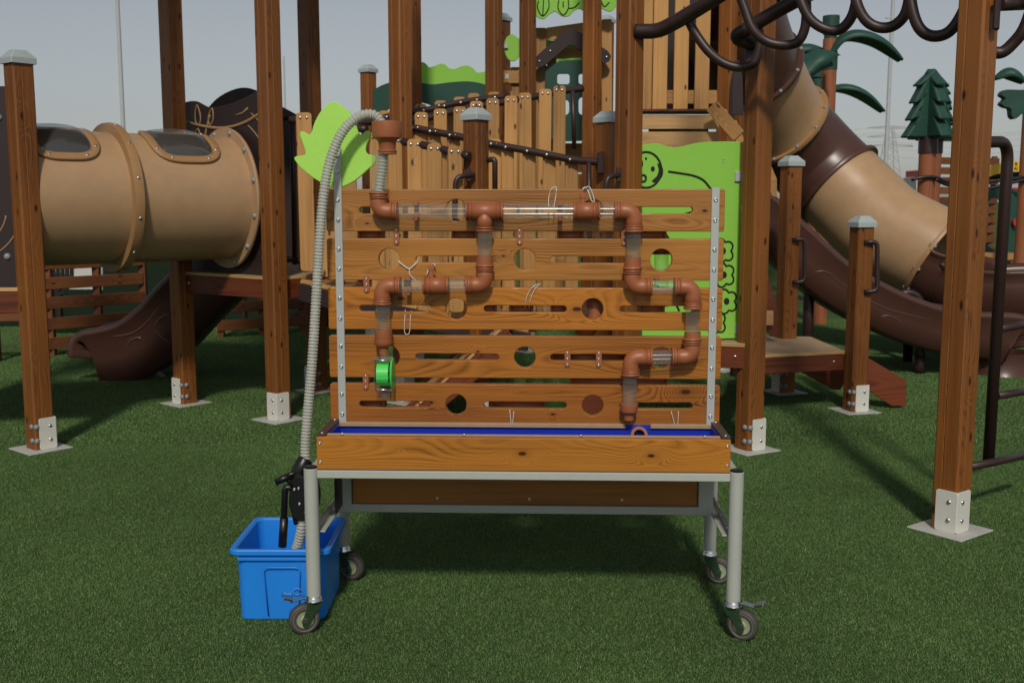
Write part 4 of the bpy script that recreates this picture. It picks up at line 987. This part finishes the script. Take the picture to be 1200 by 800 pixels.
# wave panels between the far posts
wv = thing('wave_panel', 'dark green wave panel with a lime green scalloped hedge panel above', 'panel', T((at(510, 150, 10.4).x, 10.4, 1.6)))
def px_panel(name, ctrl, Y, th, mt, parent, holes=(), raw=False):
    lp = [at(x, y, Y) for x, y in ctrl]; L = [[(p.x, p.z) for p in lp]] + [[(q.x, q.z) for q in [at(x, y, Y) for x, y in h]] for h in holes]
    me = extr(L, th, .003); me.transform(T((0, Y, 0))); return OW(name, me, mt, parent)
sp = lambda c, n=4: [(p.x, p.y) for p in spline(c, n)]
px_panel('dark_wave', [(437, 168), (437, 106)] + sp([(437, 106), (448, 100), (462, 96), (482, 95.5), (505, 99), (525, 97), (545, 95.5), (560, 97), (570, 100)]) + [(570, 140)] + sp([(570, 140), (545, 138), (520, 130), (500, 122), (490, 121), (480, 128), (470, 126), (459, 126), (452, 132), (446, 140), (437, 168)][:-1]), 10.4, .02, mDGreen, wv)
px_panel('lime_hedge', [(491, 104)] + sp([(491, 75), (495, 73), (499, 75), (503, 79), (508, 78), (516, 75), (522, 76), (526, 80), (533, 81), (540, 78), (548, 77), (554, 80), (559, 85), (564, 85), (571, 83)], 3) + [(571, 104)], 10.5, .02, mLime, wv)
px_panel('back_rail', [(440, 140), (500, 128), (572, 120), (572, 150), (440, 170)], 10.6, .03, mPick, wv)
# ------------------------------------------------------------------ back tower with chevron gable
bt = thing('play_tower', 'far timber tower with dark green arched window and brown chevron gable', 'play tower', T((at(650, 235, 11).x, 11, 0)))
pp(bt, 579, 10.3); pp(bt, 618, 10.6); pp(bt, 692, 9.6)
x_ = at(589, 24, 11.5); post(bt, x_.x, 11.5, x_.z, True)
x_ = at(711, 26, 12.0); post(bt, x_.x, 12.0, x_.z, True)
px_panel('wall_plank', rrect(625, 640, 33, 240, 2), 10.95, .03, mPickZ, bt); px_panel('wall_plank', rrect(705, 717, 23, 240, 2), 10.95, .03, mPickZ, bt)
px_panel('wall_plank', rrect(641, 652, 60, 240, 2), 11.05, .03, mPickZ, bt)
px_panel('gable_board', [(640, 33), (704, 24), (704, 40), (640, 48)], 10.98, .025, mPick, bt); px_panel('gable_board', [(640, 60), (704, 52), (704, 66), (640, 70)], 10.98, .025, mPick, bt)
px_panel('gable_board', [(590, 83), (612, 83), (612, 98), (590, 98)], 10.98, .025, mPick, bt); px_panel('wall_plank', rrect(598, 612, 79, 230, 2), 11.02, .03, mPickZ, bt)
for ya, yb in ((168, 184), (186, 202), (204, 222)): px_panel('low_board', rrect(640, 704, ya, yb, 1), 11.1, .025, mPick, bt)
px_panel('lime_backing', [(640, 48), (704, 46), (704, 72), (640, 72)], 11.15, .015, mLime, bt, holes=([(665 + 9 * math.cos(a), 72 + 6 * math.sin(a)) for a in [R(200 + 14 * k) for k in range(11)]],) if False else ())
ch = fillet([Vector((x, y, 0)) for x, y in ((632, 72), (667, 40), (712, 67))], 5)
hw_ = 7.6
up_, dn_ = [], []
def offs(a, b, d): n = Vector((-(b[1] - a[1]), b[0] - a[0])).normalized() * d; return n
A_, B_, C_ = Vector((632, 72)), Vector((668, 41)), Vector((712, 67))
chev = [(627, 77), (626, 70), (629, 66), (662, 36), (668, 33), (674, 35), (712, 60), (716, 66), (714, 72), (708, 75), (702, 73), (671, 54), (666, 54), (639, 77), (633, 80)]
cv = px_panel('chevron_gable', chev, 10.80, .03, mDPan, bt)
for q in ((632, 72), (645, 60), (711, 67)): O('bolt', _scrB, None, cv, T(at(*q, 10.785)) @ Rx(math.pi / 2))
win = [(640, 162), (638, 120), (639, 78)] + sp([(639, 78), (648, 74), (664, 71), (685, 71), (704, 74)], 4) + [(704, 160), (690, 165), (660, 166)]
hl = [rrect(653, 667.5, 87, 99, 3), rrect(678, 690, 87, 99, 3), rrect(653, 667, 117, 135, 5), rrect(678, 690, 114, 135, 5)]
px_panel('window_panel', win, 10.86, .02, mDGreen, bt, holes=hl)
fz = sp([(623, 4), (624, 13), (629, 20), (637, 23), (643, 18), (650, 14), (655, 17), (660, 20), (667, 19), (673, 13), (680, 11), (690, 17), (700, 8), (708, 12), (716, 14), (722, 8)], 3)
lv_ = px_panel('leaf_fascia', [(622, -40)] + fz + [(722, -40)], 10.75, .02, mLime, bt)
for q in ([(631, 1), (630, 10), (636, 19), (643, 10), (643, 0)], [(637, 0), (636, 19)], [(655, 0), (654, 10), (660, 18), (666, 10), (666, 0)], [(660, 2), (660, 9)], [(667, 10), (673, 9), (679, 3)], [(704, 0), (708, 8), (714, 3)]):
    OW('engraved_line', tube(spline([at(x, y, 10.738) for x, y in q], 4), .006, 6), mInk, lv_)
lf2 = px_panel('lime_leaf', sp([(600, 40), (593, 45), (590.5, 55), (593, 66), (599, 72), (606, 70), (610, 62), (610, 48), (600, 40)], 3)[:-1], 10.9, .02, mLime, bt)
for q in ((593, 54), (624, 5), (624, 61), (594, 90)): OW('steel_clip', box(.04, .03, .05, .003), mAlu, bt).matrix_basis = W[bt.name].inverted() @ T(at(*q, 10.72 if q[0] > 600 else 10.88))
# ------------------------------------------------------------------ right-hand tower
rt = thing('play_tower', 'big timber tower with slatted wall and lime green bug panel', 'play tower', T((at(800, 235, 6.5).x, 6.5, 0)))
pp(rt, 735.5, 6.45, rot=R(-52)); pp(rt, 886, 6.335, brot=math.pi / 2, rot=R(-60)); pp(rt, 848, 9.4); pp(rt, 862, 9.9)
pp(rt, 711, 7.5, 142, True)
xN, xO = gp(918.5, 460), gp(1001, 482)
post(rt, xN.x, xN.y, at(918, 193, xN.y).z, True, rot=R(-70), brot=-math.pi / 2); post(rt, xO.x, xO.y, at(1002, 264, xO.y).z, True, rot=R(-75), brot=math.pi / 2)
for px in (757, 772.5, 797.0, 821.5):
    w_ = (16.5 if px > 760 else 12) * 9.0 / F; p = at(px, 134, 9.0); t_ = at(px, 0, 9.0).z + 1.0
    O('wall_slat', extr([rrect(-w_ / 2, w_ / 2, 0, t_ - p.z, .03)], .026, .004), mPickZ, rt, T((p.x, 9.0, p.z)))
px_panel('slat_rail', rrect(750, 840, 106, 122, 1), 9.04, .03, mPick, rt)
px_panel('slat_rail', rrect(750, 840, -60, -46, 1), 9.04, .03, mPick, rt)
px_panel('dark_inner_wall', rrect(750, 842, -150, 128, 1), 10.4, .02, mDPan, rt)
px_panel('deck_edge_board', rrect(750, 840, 129.5, 132.5, .5), 8.95, .3, mRed, rt)
px_panel('riser_board', rrect(746, 842, 135, 151.5, .6), 8.85, .03, mPale, rt); px_panel('riser_board', rrect(746, 842, 154.5, 171, .6), 8.85, .03, mPale, rt)
px_panel('riser_board', rrect(746, 842, 171.3, 190, .6), 8.85, .03, mPale, rt)
px_panel('inner_wave', rrect(760, 830, 150.5, 158, .6), 9.3, .02, mDGreen, rt)
plank('stair_cheek', at(834, 124, 8.7), at(866, 160, 8.6), .11, .03, mPick, rt)
for a, b in (((846, 130), (858, 158)), ((858, 143), (868, 168))): plank('stair_cheek', at(*a, 8.9), at(*b, 8.9), .07, .03, mPick, rt)
px_panel('arch_panel', sp([(857, 135), (858, 90), (862, 72), (866, 72), (870, 90), (871, 135)], 3), 9.2, .02, mDPan, rt)
# lime bug panel
gY = 6.46
gl_ = [(752, 399)] + sp([(752, 170), (768, 168), (780, 171), (792, 173), (806, 170), (822, 167), (845, 166), (868, 166)], 4) + [(868, 396)]
gpn = px_panel('bug_panel', gl_, gY, .02, mLime, rt)
def ink(pts, r=.007, closed=False): OW('engraved_line', tube([at(x, y, gY - .010) for x, y in pts], r, 6, closed=closed), mInk, gpn)
cpx = lambda x, y, rx, ry=None, n=24: [(x + rx * math.cos(2 * math.pi * k / n), y + (ry or rx) * math.sin(2 * math.pi * k / n)) for k in range(n)]
ink(cpx(757, 199, 18, 21), closed=True); ink(cpx(754, 209, 3, 4, 14), closed=True); ink(cpx(750, 192, 2.5, 4, 14), closed=True)
def inkblob(x, y, rx, ry): px_panel('engraved_spot', cpx(x, y, rx, ry, 18), gY - .0105, .008, mInk, gpn)
inkblob(765, 198, 2.4, 3.2); inkblob(757, 186, 1.3, 1.7)
px_panel('engraved_spot', sp([(770, 191), (776, 195), (777, 204), (773, 211), (767, 214), (764, 212), (770, 206), (772, 199)], 3), gY - .0105, .008, mInk, gpn)
ink(sp([(783, 201), (797, 203), (813, 206), (824, 211), (831, 219), (836, 226)])); ink(sp([(800, 252), (812, 248), (825, 246)])); ink(sp([(778, 270), (784, 280), (790, 284)])); ink(sp([(790, 350), (794, 360), (796, 364)]))
def flower(cx, cy):
    pts = []
    for k in range(60):
        a = 2 * math.pi * k / 60; r_ = 11.3 + 2.3 * abs(math.sin(2.5 * a)) * 1.6 - 1.8
        pts.append((cx + r_ * math.cos(a), cy + r_ * 1.12 * math.sin(a)))
    ink(pts, .006, True); inkblob(cx + .5, cy, 3.3, 4.1)
for q in ((847, 294), (848, 322), (851, 353), (838, 378), (770, 348)): flower(*q)
for y in (207, 385): px_panel('steel_clip', rrect(861, 870, y - 6, y + 6, 1), gY - .014, .02, mAlu, rt)
px_panel('steel_clip', rrect(846, 849, 186, 187.5, .5), gY - .011, .004, mAlu, rt); px_panel('steel_clip', rrect(846, 849, 189, 190.5, .5), gY - .011, .004, mAlu, rt)
# decks
zD1 = at(845, 400, 6.40).z
d1 = deck(rt, [(at(735, 400, 6.3).x, 6.52), (at(876, 403, 6.28).x, 6.30), (1.75, 7.4), (.9, 7.6)], zD1, sides=(0, 1))
zD2 = .435
q2 = [gp(858, 417.5, zD2), gp(989, 411, zD2), gp(949, 394.5, zD2), gp(868, 394, zD2)]
d2 = deck(rt, [(p.x, p.y) for p in q2], zD2, sides=(0, 1, 2), fascia=.115)
# steps up from the lower deck, and the ramp down
px_panel('step_cheek', [(889, 305), (897, 312), (911, 366), (911, 394), (903, 394), (889, 372)], 8.05, .03, mRed, rt); px_panel('step_riser', rrect(889, 906, 364, 381, .5), 8.0, .03, mPale, rt)
px_panel('tower_cheek', [(898, 190), (904, 196), (910, 210), (910, 232), (904, 230), (898, 214)], 8.0, .03, mPick, rt)
px_panel('low_riser', rrect(640, 730, 452, 515, 1), 6.75, .03, mRed, rt); ry = xO.y + .1
px_panel('ramp_cheek', [(1005, 411), (1013, 417), (1061, 445), (1061, 475), (1044, 475), (1005, 450)], ry, .035, mRed, rt)
px_panel('ramp_cheek', [(925, 428), (990, 429), (990, 447), (984, 456), (975, 456)], ry + .35, .035, mRed, rt)
def handle(px0, ya, yb, out, Y):
    OW('grab_handle', tube(fillet([at(px0, ya, Y), at(px0 + out, ya - 1, Y), at(px0 + out, yb, Y), at(px0, yb + 1, Y)], .04, 5), .0165, 10), mDark, rt)
handle(929, 281, 330, 14, 8.2); handle(1013, 284, 341, 15, 7.45)
OW('grab_handle', tube(fillet([at(726, 205, 6.35), at(711, 207, 6.3), at(708, 260, 6.3)], .05), .016, 10), mDark, rt)
OW('handle_plate', box(.032, .012, .085, .006), mDark, rt).matrix_basis = W[rt.name].inverted() @ T(at(725, 205, 6.345))
# ------------------------------------------------------------------ overhead loop ladder
ll = thing('loop_ladder', 'overhead ladder of dark brown looped tubes between the tower and a timber post', 'climbing frame', T((gp(1113, 622))))
pM = gp(1113, 621); post(ll, pM.x, pM.y, TALL, rot=R(-53))
Bm1 = spline([at(745, 37, 6.40), at(770, 36, 6.35), at(790, 27, 6.28), at(812, 14, 6.2), at(838, -2, 6.1), at(900, -40, 5.9), at(1000, -75, 5.4), at(1090, -70, 4.95), at(1140, -30, 4.72)], 8)
Bm2 = spline([at(886, 50, 6.24), at(872, 49, 6.2), at(864, 43, 6.18), at(870, 37, 6.15), at(892, 24, 6.1), at(935, 0, 5.98), at(1000, -30, 5.75), at(1100, -60, 5.3), at(1240, -60, 4.9)], 8)
OW('main_tube', tube(Bm1, .043, 16), mDark, ll); OW('main_tube', tube(Bm2, .040, 16), mDark, ll)
OW('tube_bracket', box(.075, .02, .19, .01), mDark, ll).matrix_basis = W[ll.name].inverted() @ T(at(881, 54, 6.25)) @ Rz(R(-25))
for k, lp in enumerate(([(805, 20, 6.25), (814, 38, 6.25), (830, 60, 6.22), (848, 74, 6.2), (866, 79, 6.18), (882, 75, 6.15), (889, 60, 6.14), (890, 40, 6.14), (885, 28, 6.12)],
                        [(862, -20, 6.0), (872, 8, 5.98), (882, 34, 5.96), (897, 48, 5.95), (916, 53, 5.93), (934, 50, 5.9), (943, 34, 5.88), (945, 10, 5.87), (943, -20, 5.85)],
                        [(930, -25, 5.75), (938, 0, 5.72), (949, 22, 5.7), (966, 34, 5.68), (984, 35, 5.65), (998, 20, 5.62), (1004, -5, 5.6), (1003, -30, 5.6)],
                        [(1000, -30, 5.45), (1003, 0, 5.42), (1013, 22, 5.4), (1028, 32, 5.38), (1046, 31, 5.35), (1060, 18, 5.32), (1066, -5, 5.3), (1066, -30, 5.3)],
                        [(1066, -30, 5.15), (1068, 5, 5.12), (1076, 31, 5.1), (1090, 42, 5.08), (1108, 40, 5.05), (1122, 26, 5.02), (1134, 0, 5.0), (1136, -30, 5.0)],
                        [(1140, -20, 4.86), (1145, 30, 4.86), (1155, 55, 4.86), (1172, 62, 4.85), (1188, 50, 4.83), (1202, 30, 4.8), (1215, -10, 4.8)])):
    OW('loop_rung', tube(spline([at(*q) for q in lp], 7), .0265, 14), mDark, ll)
OW('tube_bracket', box(.05, .02, .14, .008), mDark, ll).matrix_basis = W[ll.name].inverted() @ T(at(1168, 16, 4.66)) @ Rz(UROT + math.pi / 2)
OW('tube_end', tube([at(1170, 5, 4.70), at(1200, 4, 4.85)], .03, 14), mDark, ll)
# side ladder
OW('ladder_rail', tube(fillet([at(1145, 167, 4.78), at(1182, 166, 5.0), at(1158, 545, 5.0)], .10, 8), .0265, 14), mDark, ll)
for ya, yb in ((386, 379), (464, 457), (547, 532)): OW('ladder_rung', tube([at(1168 if ya < 500 else 1136, ya, 5.0 if ya < 500 else 4.80), at(1215, yb - 1.5, 5.25)], .019, 12), mDark, ll)
# ------------------------------------------------------------------ moulded palms and pines
def frond(parent, ctrl, Y, w, dy=0):
    P = spline([at(x, y, Y + dy * k) for k, (x, y) in enumerate(ctrl)], 6); n = len(P)
    def sec(i): t = i / (n - 1); return (.22 + 1.0 * math.sin(math.pi * min(1, t * .85 + .08)) ** .8)
    OW('frond', tube(P, .1, 10, rf=lambda i, n_: sec(i), section=[(-w, -.03), (-w * .5, .04), (0, .065), (w * .5, .04), (w, -.03), (w * .6, -.035), (0, .0), (-w * .6, -.035)], upv=(0, 0, 1)), mPineG, parent)
def fan(parent, outline, Y, th=.10, rot=0):
    px_panel('frond', outline, Y, th, mPineG, parent)
pal = thing('palm_tree', 'tall dark green plastic palm on a timber trunk behind the tube slide', 'palm tree', T((at(966, 235, 13).x, 13, 0)), 'plastic palms')
tx = at(966, 235, 13).x
def trunk(th_, x, Y, zt, r=.085): O('trunk', lathe([(r, 0), (r, zt), (0, zt)], 20), mTrunk, th_, T((x, Y, 0)))
trunk(pal, tx, 13, at(966, 46, 13).z)
O('collar', lathe([(.0, 0), (.092, 0), (.092, .20), (.075, .22), (.075, .40), (.098, .42), (.098, .62), (0, .62)], 20), mPineG, pal, T((tx, 13, at(966, 82, 13).z)))
frond(pal, [(972, 66), (983, 50), (998, 43), (1014, 44), (1030, 50), (1044, 60), (1056, 71)], 12.95, .17)
frond(pal, [(968, 62), (950, 59), (936, 60), (926, 62)], 13.2, .16)
frond(pal, [(975, 65), (958, 66), (944, 75), (936, 90)], 12.6, .26, -.1)
px_panel('frond', sp([(975, 66), (955, 63), (938, 65), (929, 72), (928, 84), (933, 98), (937, 106), (943, 98), (950, 88), (960, 82), (975, 78)], 3), 12.7, .10, mPineG, pal)
pal2 = thing('palm_tree', 'lower dark green plastic palm half hidden behind the first palm trunk', 'palm tree', T((at(953, 235, 16).x, 16, 0)), 'plastic palms')
trunk(pal2, at(953, 235, 16).x, 16, at(953, 89, 16).z)
O('collar', lathe([(0, 0), (.11, 0), (.11, .22), (.09, .24), (.09, .48), (.11, .5), (.11, .66), (0, .66)], 20), mPineG, pal2, T((at(953, 235, 16).x, 16, at(953, 132, 16).z)))
frond(pal2, [(968, 107), (985, 104), (1002, 107), (1018, 116), (1035, 131)], 16, .22); frond(pal2, [(950, 98), (940, 100), (935, 110)], 15.8, .3)
pal3 = thing('palm_tree', 'dark green plastic palm beside the yellow arch at the ladder', 'palm tree', T((at(1201, 235, 13).x, 13, 0)), 'plastic palms')
trunk(pal3, at(1201, 235, 13).x, 13, at(1200, 90, 13).z)
frond(pal3, [(1200, 97), (1190, 90), (1180, 87), (1166, 93)], 13, .12)
px_panel('frond', sp([(1206, 106), (1190, 106), (1176, 106), (1171, 112), (1176, 116), (1171, 122), (1176, 126), (1182, 128), (1183, 136), (1187, 140), (1194, 135), (1206, 126)], 3), 12.8, .12, mPineG, pal3)
def pine(th_, px, yb, yt, wpx, Y, yaw, trunk_=True):
    b = at(px, yb, Y); t_ = at(px, yt, Y); h = t_.z - b.z; hw = wpx / 2 * Y / F
    half_ = [(0, h)]; tiers = 4
    for k in range(tiers):
        z1 = h * (1 - (k + 1) / tiers * .98) ; w = hw * (.62 + .38 * k / (tiers - 1)); w2 = hw * (.62 + .38 * k / (tiers - 1)) * .66
        half_ += [(w, z1 + h * .012), (w * .97, z1 - h * .01)] + ([(w2, z1 + h * .02)] if k < tiers - 1 else [])
    out = half_ + [(-a, c) for a, c in reversed(half_[1:])]
    th = hw * .42
    for k in range(2): O('crown_fin', extr([out], th, .025, 2), mPineG, th_, T((b.x, Y, b.z)) @ Rz(yaw + k * math.pi / 2))
    O('trunk', lathe([(.10, 0), (.10, b.z - .10), (.095, b.z - .10), (.095, b.z + .1), (0, b.z + .1)], 18), mTrunk, th_, T((b.x, Y, 0)))
    O('trunk_collar', lathe([(.101, 0), (.112, .0), (.112, .2), (0, .2)], 18), mDark, th_, T((b.x, Y, b.z - .17)))
    for s in range(3):
        for k in (-1, 1):
            O('molded_bark', tube([Vector((k * hw * (.25 + .13 * s), -th / 2 - .002, h * (.72 - .2 * s))), Vector((k * hw * (.40 + .15 * s), -th / 2 - .002, h * (.60 - .2 * s)))], .008, 5), mPineG, th_, T((b.x, Y, b.z)) @ Rz(yaw))
pn1 = thing('pine_tree', 'dark green plastic pine with stepped tiers on a reddish timber trunk', 'pine tree', T((at(1088, 235, 13).x, 13, 0)), 'plastic pines'); pine(pn1, 1088, 163, 81, 66, 13, R(14))
pn2 = thing('pine_tree', 'second plastic pine hidden behind the stepped pine', 'pine tree', T((at(1096, 235, 16).x, 16, 0)), 'plastic pines'); pine(pn2, 1096, 166, 92, 48, 16, R(14))
rope = thing('rope_barrier', 'black ropes strung between the pine trunk and the neighbouring trunk', 'rope', T(at(1085, 211, 12.9)))
OW('rope', tube(spline([at(1068, 211, 12.9), at(1080, 208, 12.88), at(1096, 208, 12.88), at(1112, 214, 12.9), at(1140, 215, 12.9), at(1170, 212, 12.9), at(1200, 208, 12.9)], 5), .02, 8), mBlack, rope)
OW('rope', tube(spline([at(1096, 210, 12.88), at(1112, 217, 12.9), at(1150, 222, 12.9), at(1186, 214, 12.9), at(1203, 210, 12.9)], 5), .02, 8), mBlack, rope)
# ------------------------------------------------------------------ fences and far things
def slat_fence(label, x0, x1, Y0, Y1, rows_, h, postx, mt=mFence, grp=None):
    f = thing('slat_fence', label, 'fence', T(((at(x0, 235, Y0).x + at(x1, 235, Y1).x) / 2, (Y0 + Y1) / 2, 0)), grp)
    a = at(x0, 235, Y0); b = at(x1, 235, Y1); a.z = b.z = 0
    for z in rows_: plank('slat', a + Vector((0, 0, z)), b + Vector((0, 0, z)), h, .03, mt, f)
    for t in postx:
        p = a.lerp(b, t) + Vector((0, .05, 0)); O('fence_post', box(.07, .07, max(rows_) + h / 2 + .03, .004), mt, f, T(p + Vector((0, 0, (max(rows_) + h / 2 + .03) / 2))))
    return f
slat_fence('dark stained slat fence behind post and tunnel', 46, 163, 10.2, 10.9, [.13, .32, .52, .71, .90], .115, (.02, .5, .985))
slat_fence('short piece of dark slat fence at the diamond panel tower', -60, 22, 9.8, 9.9, [.43, .56], .09, (.5, .97))
slat_fence('dark stained slat fence under the leaf panel tower', 250, 352, 11.6, 12.1, [.14, .34, .54, .74], .115, (.02, .5, .98))
slat_fence('reddish brown slat fence behind the pine trunk', 1092, 1168, 17, 17.4, [1.50 + .155 * k for k in range(5)] + [1.50 - .155 * (k + 1) for k in range(5)], .11, (.05, .95))
wb = thing('white_board', 'white board with a black tyre picture seen through the slat fence', 'board', T((at(80, 235, 11.6).x, 11.6, 0)))
px_panel('board_sheet', rrect(30, 118, 300, 339, 1), 11.6, .03, mConc, wb); px_panel('board_frame', rrect(118, 121, 300, 340, .5), 11.59, .04, mAlu, wb)
cx_ = at(50, 316, 11.57)
for k, r_ in enumerate((.34, .29, .24, .19, .14)): O('tyre_ring', lathe([(r_ - .045, -.006), (r_ - .008, -.006), (r_ - .008, .006), (r_ - .045, .006)], 40), mInk, wb, T(cx_) @ Rx(math.pi / 2))
bank = thing('turf_bank', 'dark green turf-covered bank closing off the far side of the playground', 'bank', T((0, 17, 0)))
def bank_mesh(x0, x1, y0, h):
    bm = bmesh.new(); rings = []
    for i in range(60):
        x = x0 + (x1 - x0) * i / 59; hh = h * (1 + .06 * math.sin(x * .9) + .04 * math.sin(x * 2.3))
        rings.append([bm.verts.new(p) for p in ((x, y0, -.05), (x, y0 + .35, hh * .6), (x, y0 + .8, hh * .93), (x, y0 + 1.4, hh), (x, y0 + 3, hh), (x, y0 + 4, -.05))])
    for a, b in zip(rings, rings[1:]):
        for k in range(5): bm.faces.new((a[k], a[k + 1], b[k + 1], b[k]))
    bmesh.ops.recalc_face_normals(bm, faces=bm.faces); return bm2me(bm, True)
OW('bank_slope', bank_mesh(-1.0, 12, 19.0, 1.35), mTurf, bank)
ns = thing('shade_backdrop', 'very dark green backdrop painted as the shade behind the slat fences under the tunnel', 'backdrop', T((-5, 12.7, 0)))  # dark sheet standing in for the shaded green behind the fences
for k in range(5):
    x_ = -12 + k * 2.2; O('shade_sheet', box(2.19, .02, 1.02, .004), mShadeBack, ns, T((x_ + 1.1, 12.7, .52))); O('backdrop_post', lathe([(.03, 0), (.03, 1.06), (0, 1.06)], 10), mDark, ns, T((x_, 12.66, 0)))
# yellow arch and green playhouse front at the right edge
ya = thing('playhouse_front', 'dark green playhouse front with yellow lettered arch behind the ladder', 'playhouse', T((at(1185, 235, 14).x, 14, 0)))
px_panel('yellow_arch', [(1150, 199)] + sp([(1158, 195), (1170, 192), (1185, 189.5), (1200, 189), (1230, 190)], 3) + [(1230, 201), (1200, 200), (1180, 202), (1165, 205), (1150, 211)], 13.9, .03, mYel, ya)
px_panel('arch_beam', [(1150, 211), (1165, 205), (1180, 202), (1230, 201), (1230, 207), (1150, 208)], 14.0, .05, mInk, ya)
px_panel('front_panel', [(1148, 312), (1148, 228)] + sp([(1158, 224), (1170, 220), (1184, 224), (1190, 232), (1194, 240)], 3) + [(1196, 312)], 13.95, .03, mDGreen, ya, holes=(cpx(1165, 262, 15, 30, 24),))
px_panel('front_panel', [(1186, 222), (1230, 222), (1230, 312), (1197, 312)], 14.0, .03, mDGreen, ya)
px_panel('lime_disc', cpx(1181, 262, 6, 20, 18), 13.98, .03, mLime, ya); px_panel('red_knob', cpx(1190, 261, 3.6, 4.6, 16), 13.9, .06, mRedP, ya); px_panel('red_trim', rrect(1187, 1196, 220, 222.5, .5), 13.9, .04, mRedP, ya)
px_panel('shelf', rrect(1150, 1186, 296, 304, 1), 13.7, .2, mPick, ya); px_panel('shelf', rrect(1180, 1240, 306, 312, 1), 13.6, .2, mFence, ya)
def letters(txt, px, py, h):
    cu = bpy.data.curves.new('t', 'FONT'); cu.body = txt; cu.size = h; cu.extrude = .002; ob = bpy.data.objects.new('t', cu); me = bpy.data.meshes.new_from_object(ob); bpy.data.objects.remove(ob); me.materials.clear()
    O('lettering', me, mInk, ya, T(at(px, py, 13.88)) @ Rx(math.pi / 2))
letters('R', 1189.0, 194.3, .065); letters('AI', 1188.0, 199.2, .055)
# poles, masts, pylons
def mast(label, px, Y, ytop, r, mt=mGalv, ex=()):
    th_ = thing('lamp_mast', label, 'mast', T((at(px, 235, Y).x, Y, 0)))
    z = at(px, ytop, Y).z if ytop is not None else 9
    O('pole', lathe([(r, 0), (r * .8, z), (0, z)], 12), mt, th_, T((at(px, 235, Y).x, Y, 0)))
    for zz, w, h in ex: O('cross_arm', box(w, .08, h, .01), mt, th_, T((at(px, 235, Y).x, Y, at(px, zz, Y).z)))
    return th_
mast('galvanised pole rising behind the mid flange of the tunnel', 148.5, 22, None, .045)
mast('thin pale mast between the two tower posts', 337, 60, 66, .06)
mm = mast('tall pale mast behind the palm fronds', 1036, 60, -60, .12, ex=((21, .75, .10), (23, .2, .9)))
def pylon(px, ytop, Y):
    th_ = thing('power_pylon', 'faint steel lattice power pylon on the horizon near the plastic palms' if px < 1045 else 'faint lattice pylon standing beyond the pine', 'pylon', T((at(px, 235, Y).x, Y, 0)))
    x = at(px, 235, Y).x; H_ = at(px, ytop, Y).z; ms = []
    def W_(z): return 2.6 * (1 - z / H_) + .55
    zs = [H_ * k / 9 for k in range(10)]
    for sx in (-1, 1):
        for sy in (-1, 1): ms.append((tube([Vector((sx * W_(z) , sy * W_(z), z)) for z in zs], .09, 4), None))
    for a, b in zip(zs, zs[1:]):
        for s in (-1, 1):
            for q in (-1, 1): ms.append((tube([Vector((s * W_(a), q * W_(a), a)), Vector((-s * W_(b), q * W_(b), b))], .05, 4), None))
    O('lattice', join(ms), mGalv, th_, T((x, Y, 0)))
    for k, z in enumerate((.97, .86, .75)): O('cross_arm', join([(tube([Vector((-5.5, 0, H_ * z)), Vector((0, 0, H_ * z + .5)), Vector((5.5, 0, H_ * z))], .10, 4), None), (tube([Vector((-5.5, 0, H_ * z)), Vector((5.5, 0, H_ * z - .2))], .08, 4), None)]), mGalv, th_, T((x, Y, 0)))
pylon(1040, 147, 260)
pw = thing('power_lines', 'faint sagging power lines crossing the hazy sky by the pylon', 'cable', T(at(1040, 160, 260)))
for k, (ya_, yb_, yc_) in enumerate(((152, 149, 155), (160, 158, 164), (168, 166, 171), (176, 174, 178), (184, 183, 188), (156, 156, 158))):
    OW('cable', tube(spline([at(860, ya_ - 2, 262), at(960, ya_ + 4, 260), at(1038, yb_, 260), at(1130, yc_ + 3, 258), at(1260, yc_ - 6, 256)], 8), .045, 5), mGalv, pw)
fb_ = thing('far_building', 'tiny white and red building on the skyline left of the pine trunk', 'building', T((at(1073, 235, 120).x, 120, 0)))
px_panel('wall', rrect(1066, 1082, 208, 240, .5), 120, 4, mConc, fb_); px_panel('red_storey', rrect(1069, 1083, 200, 208, .5), 119.9, 4, mRedP, fb_)
fl_ = thing('far_building', 'low flat-roofed white building on the skyline left of the dome window', 'building', T((at(60, 235, 60).x, 60, 0)))
px_panel('wall', rrect(30, 76, 155.5, 240, .5), 60, 4, mConc, fl_); px_panel('roof_rail', rrect(30, 76, 151.5, 152.3, .2), 60, .1, mGalv, fl_)
for px in (40, 53, 66, 75): px_panel('rail_post', rrect(px, px + .8, 151.5, 156, .2), 60, .1, mGalv, fl_)
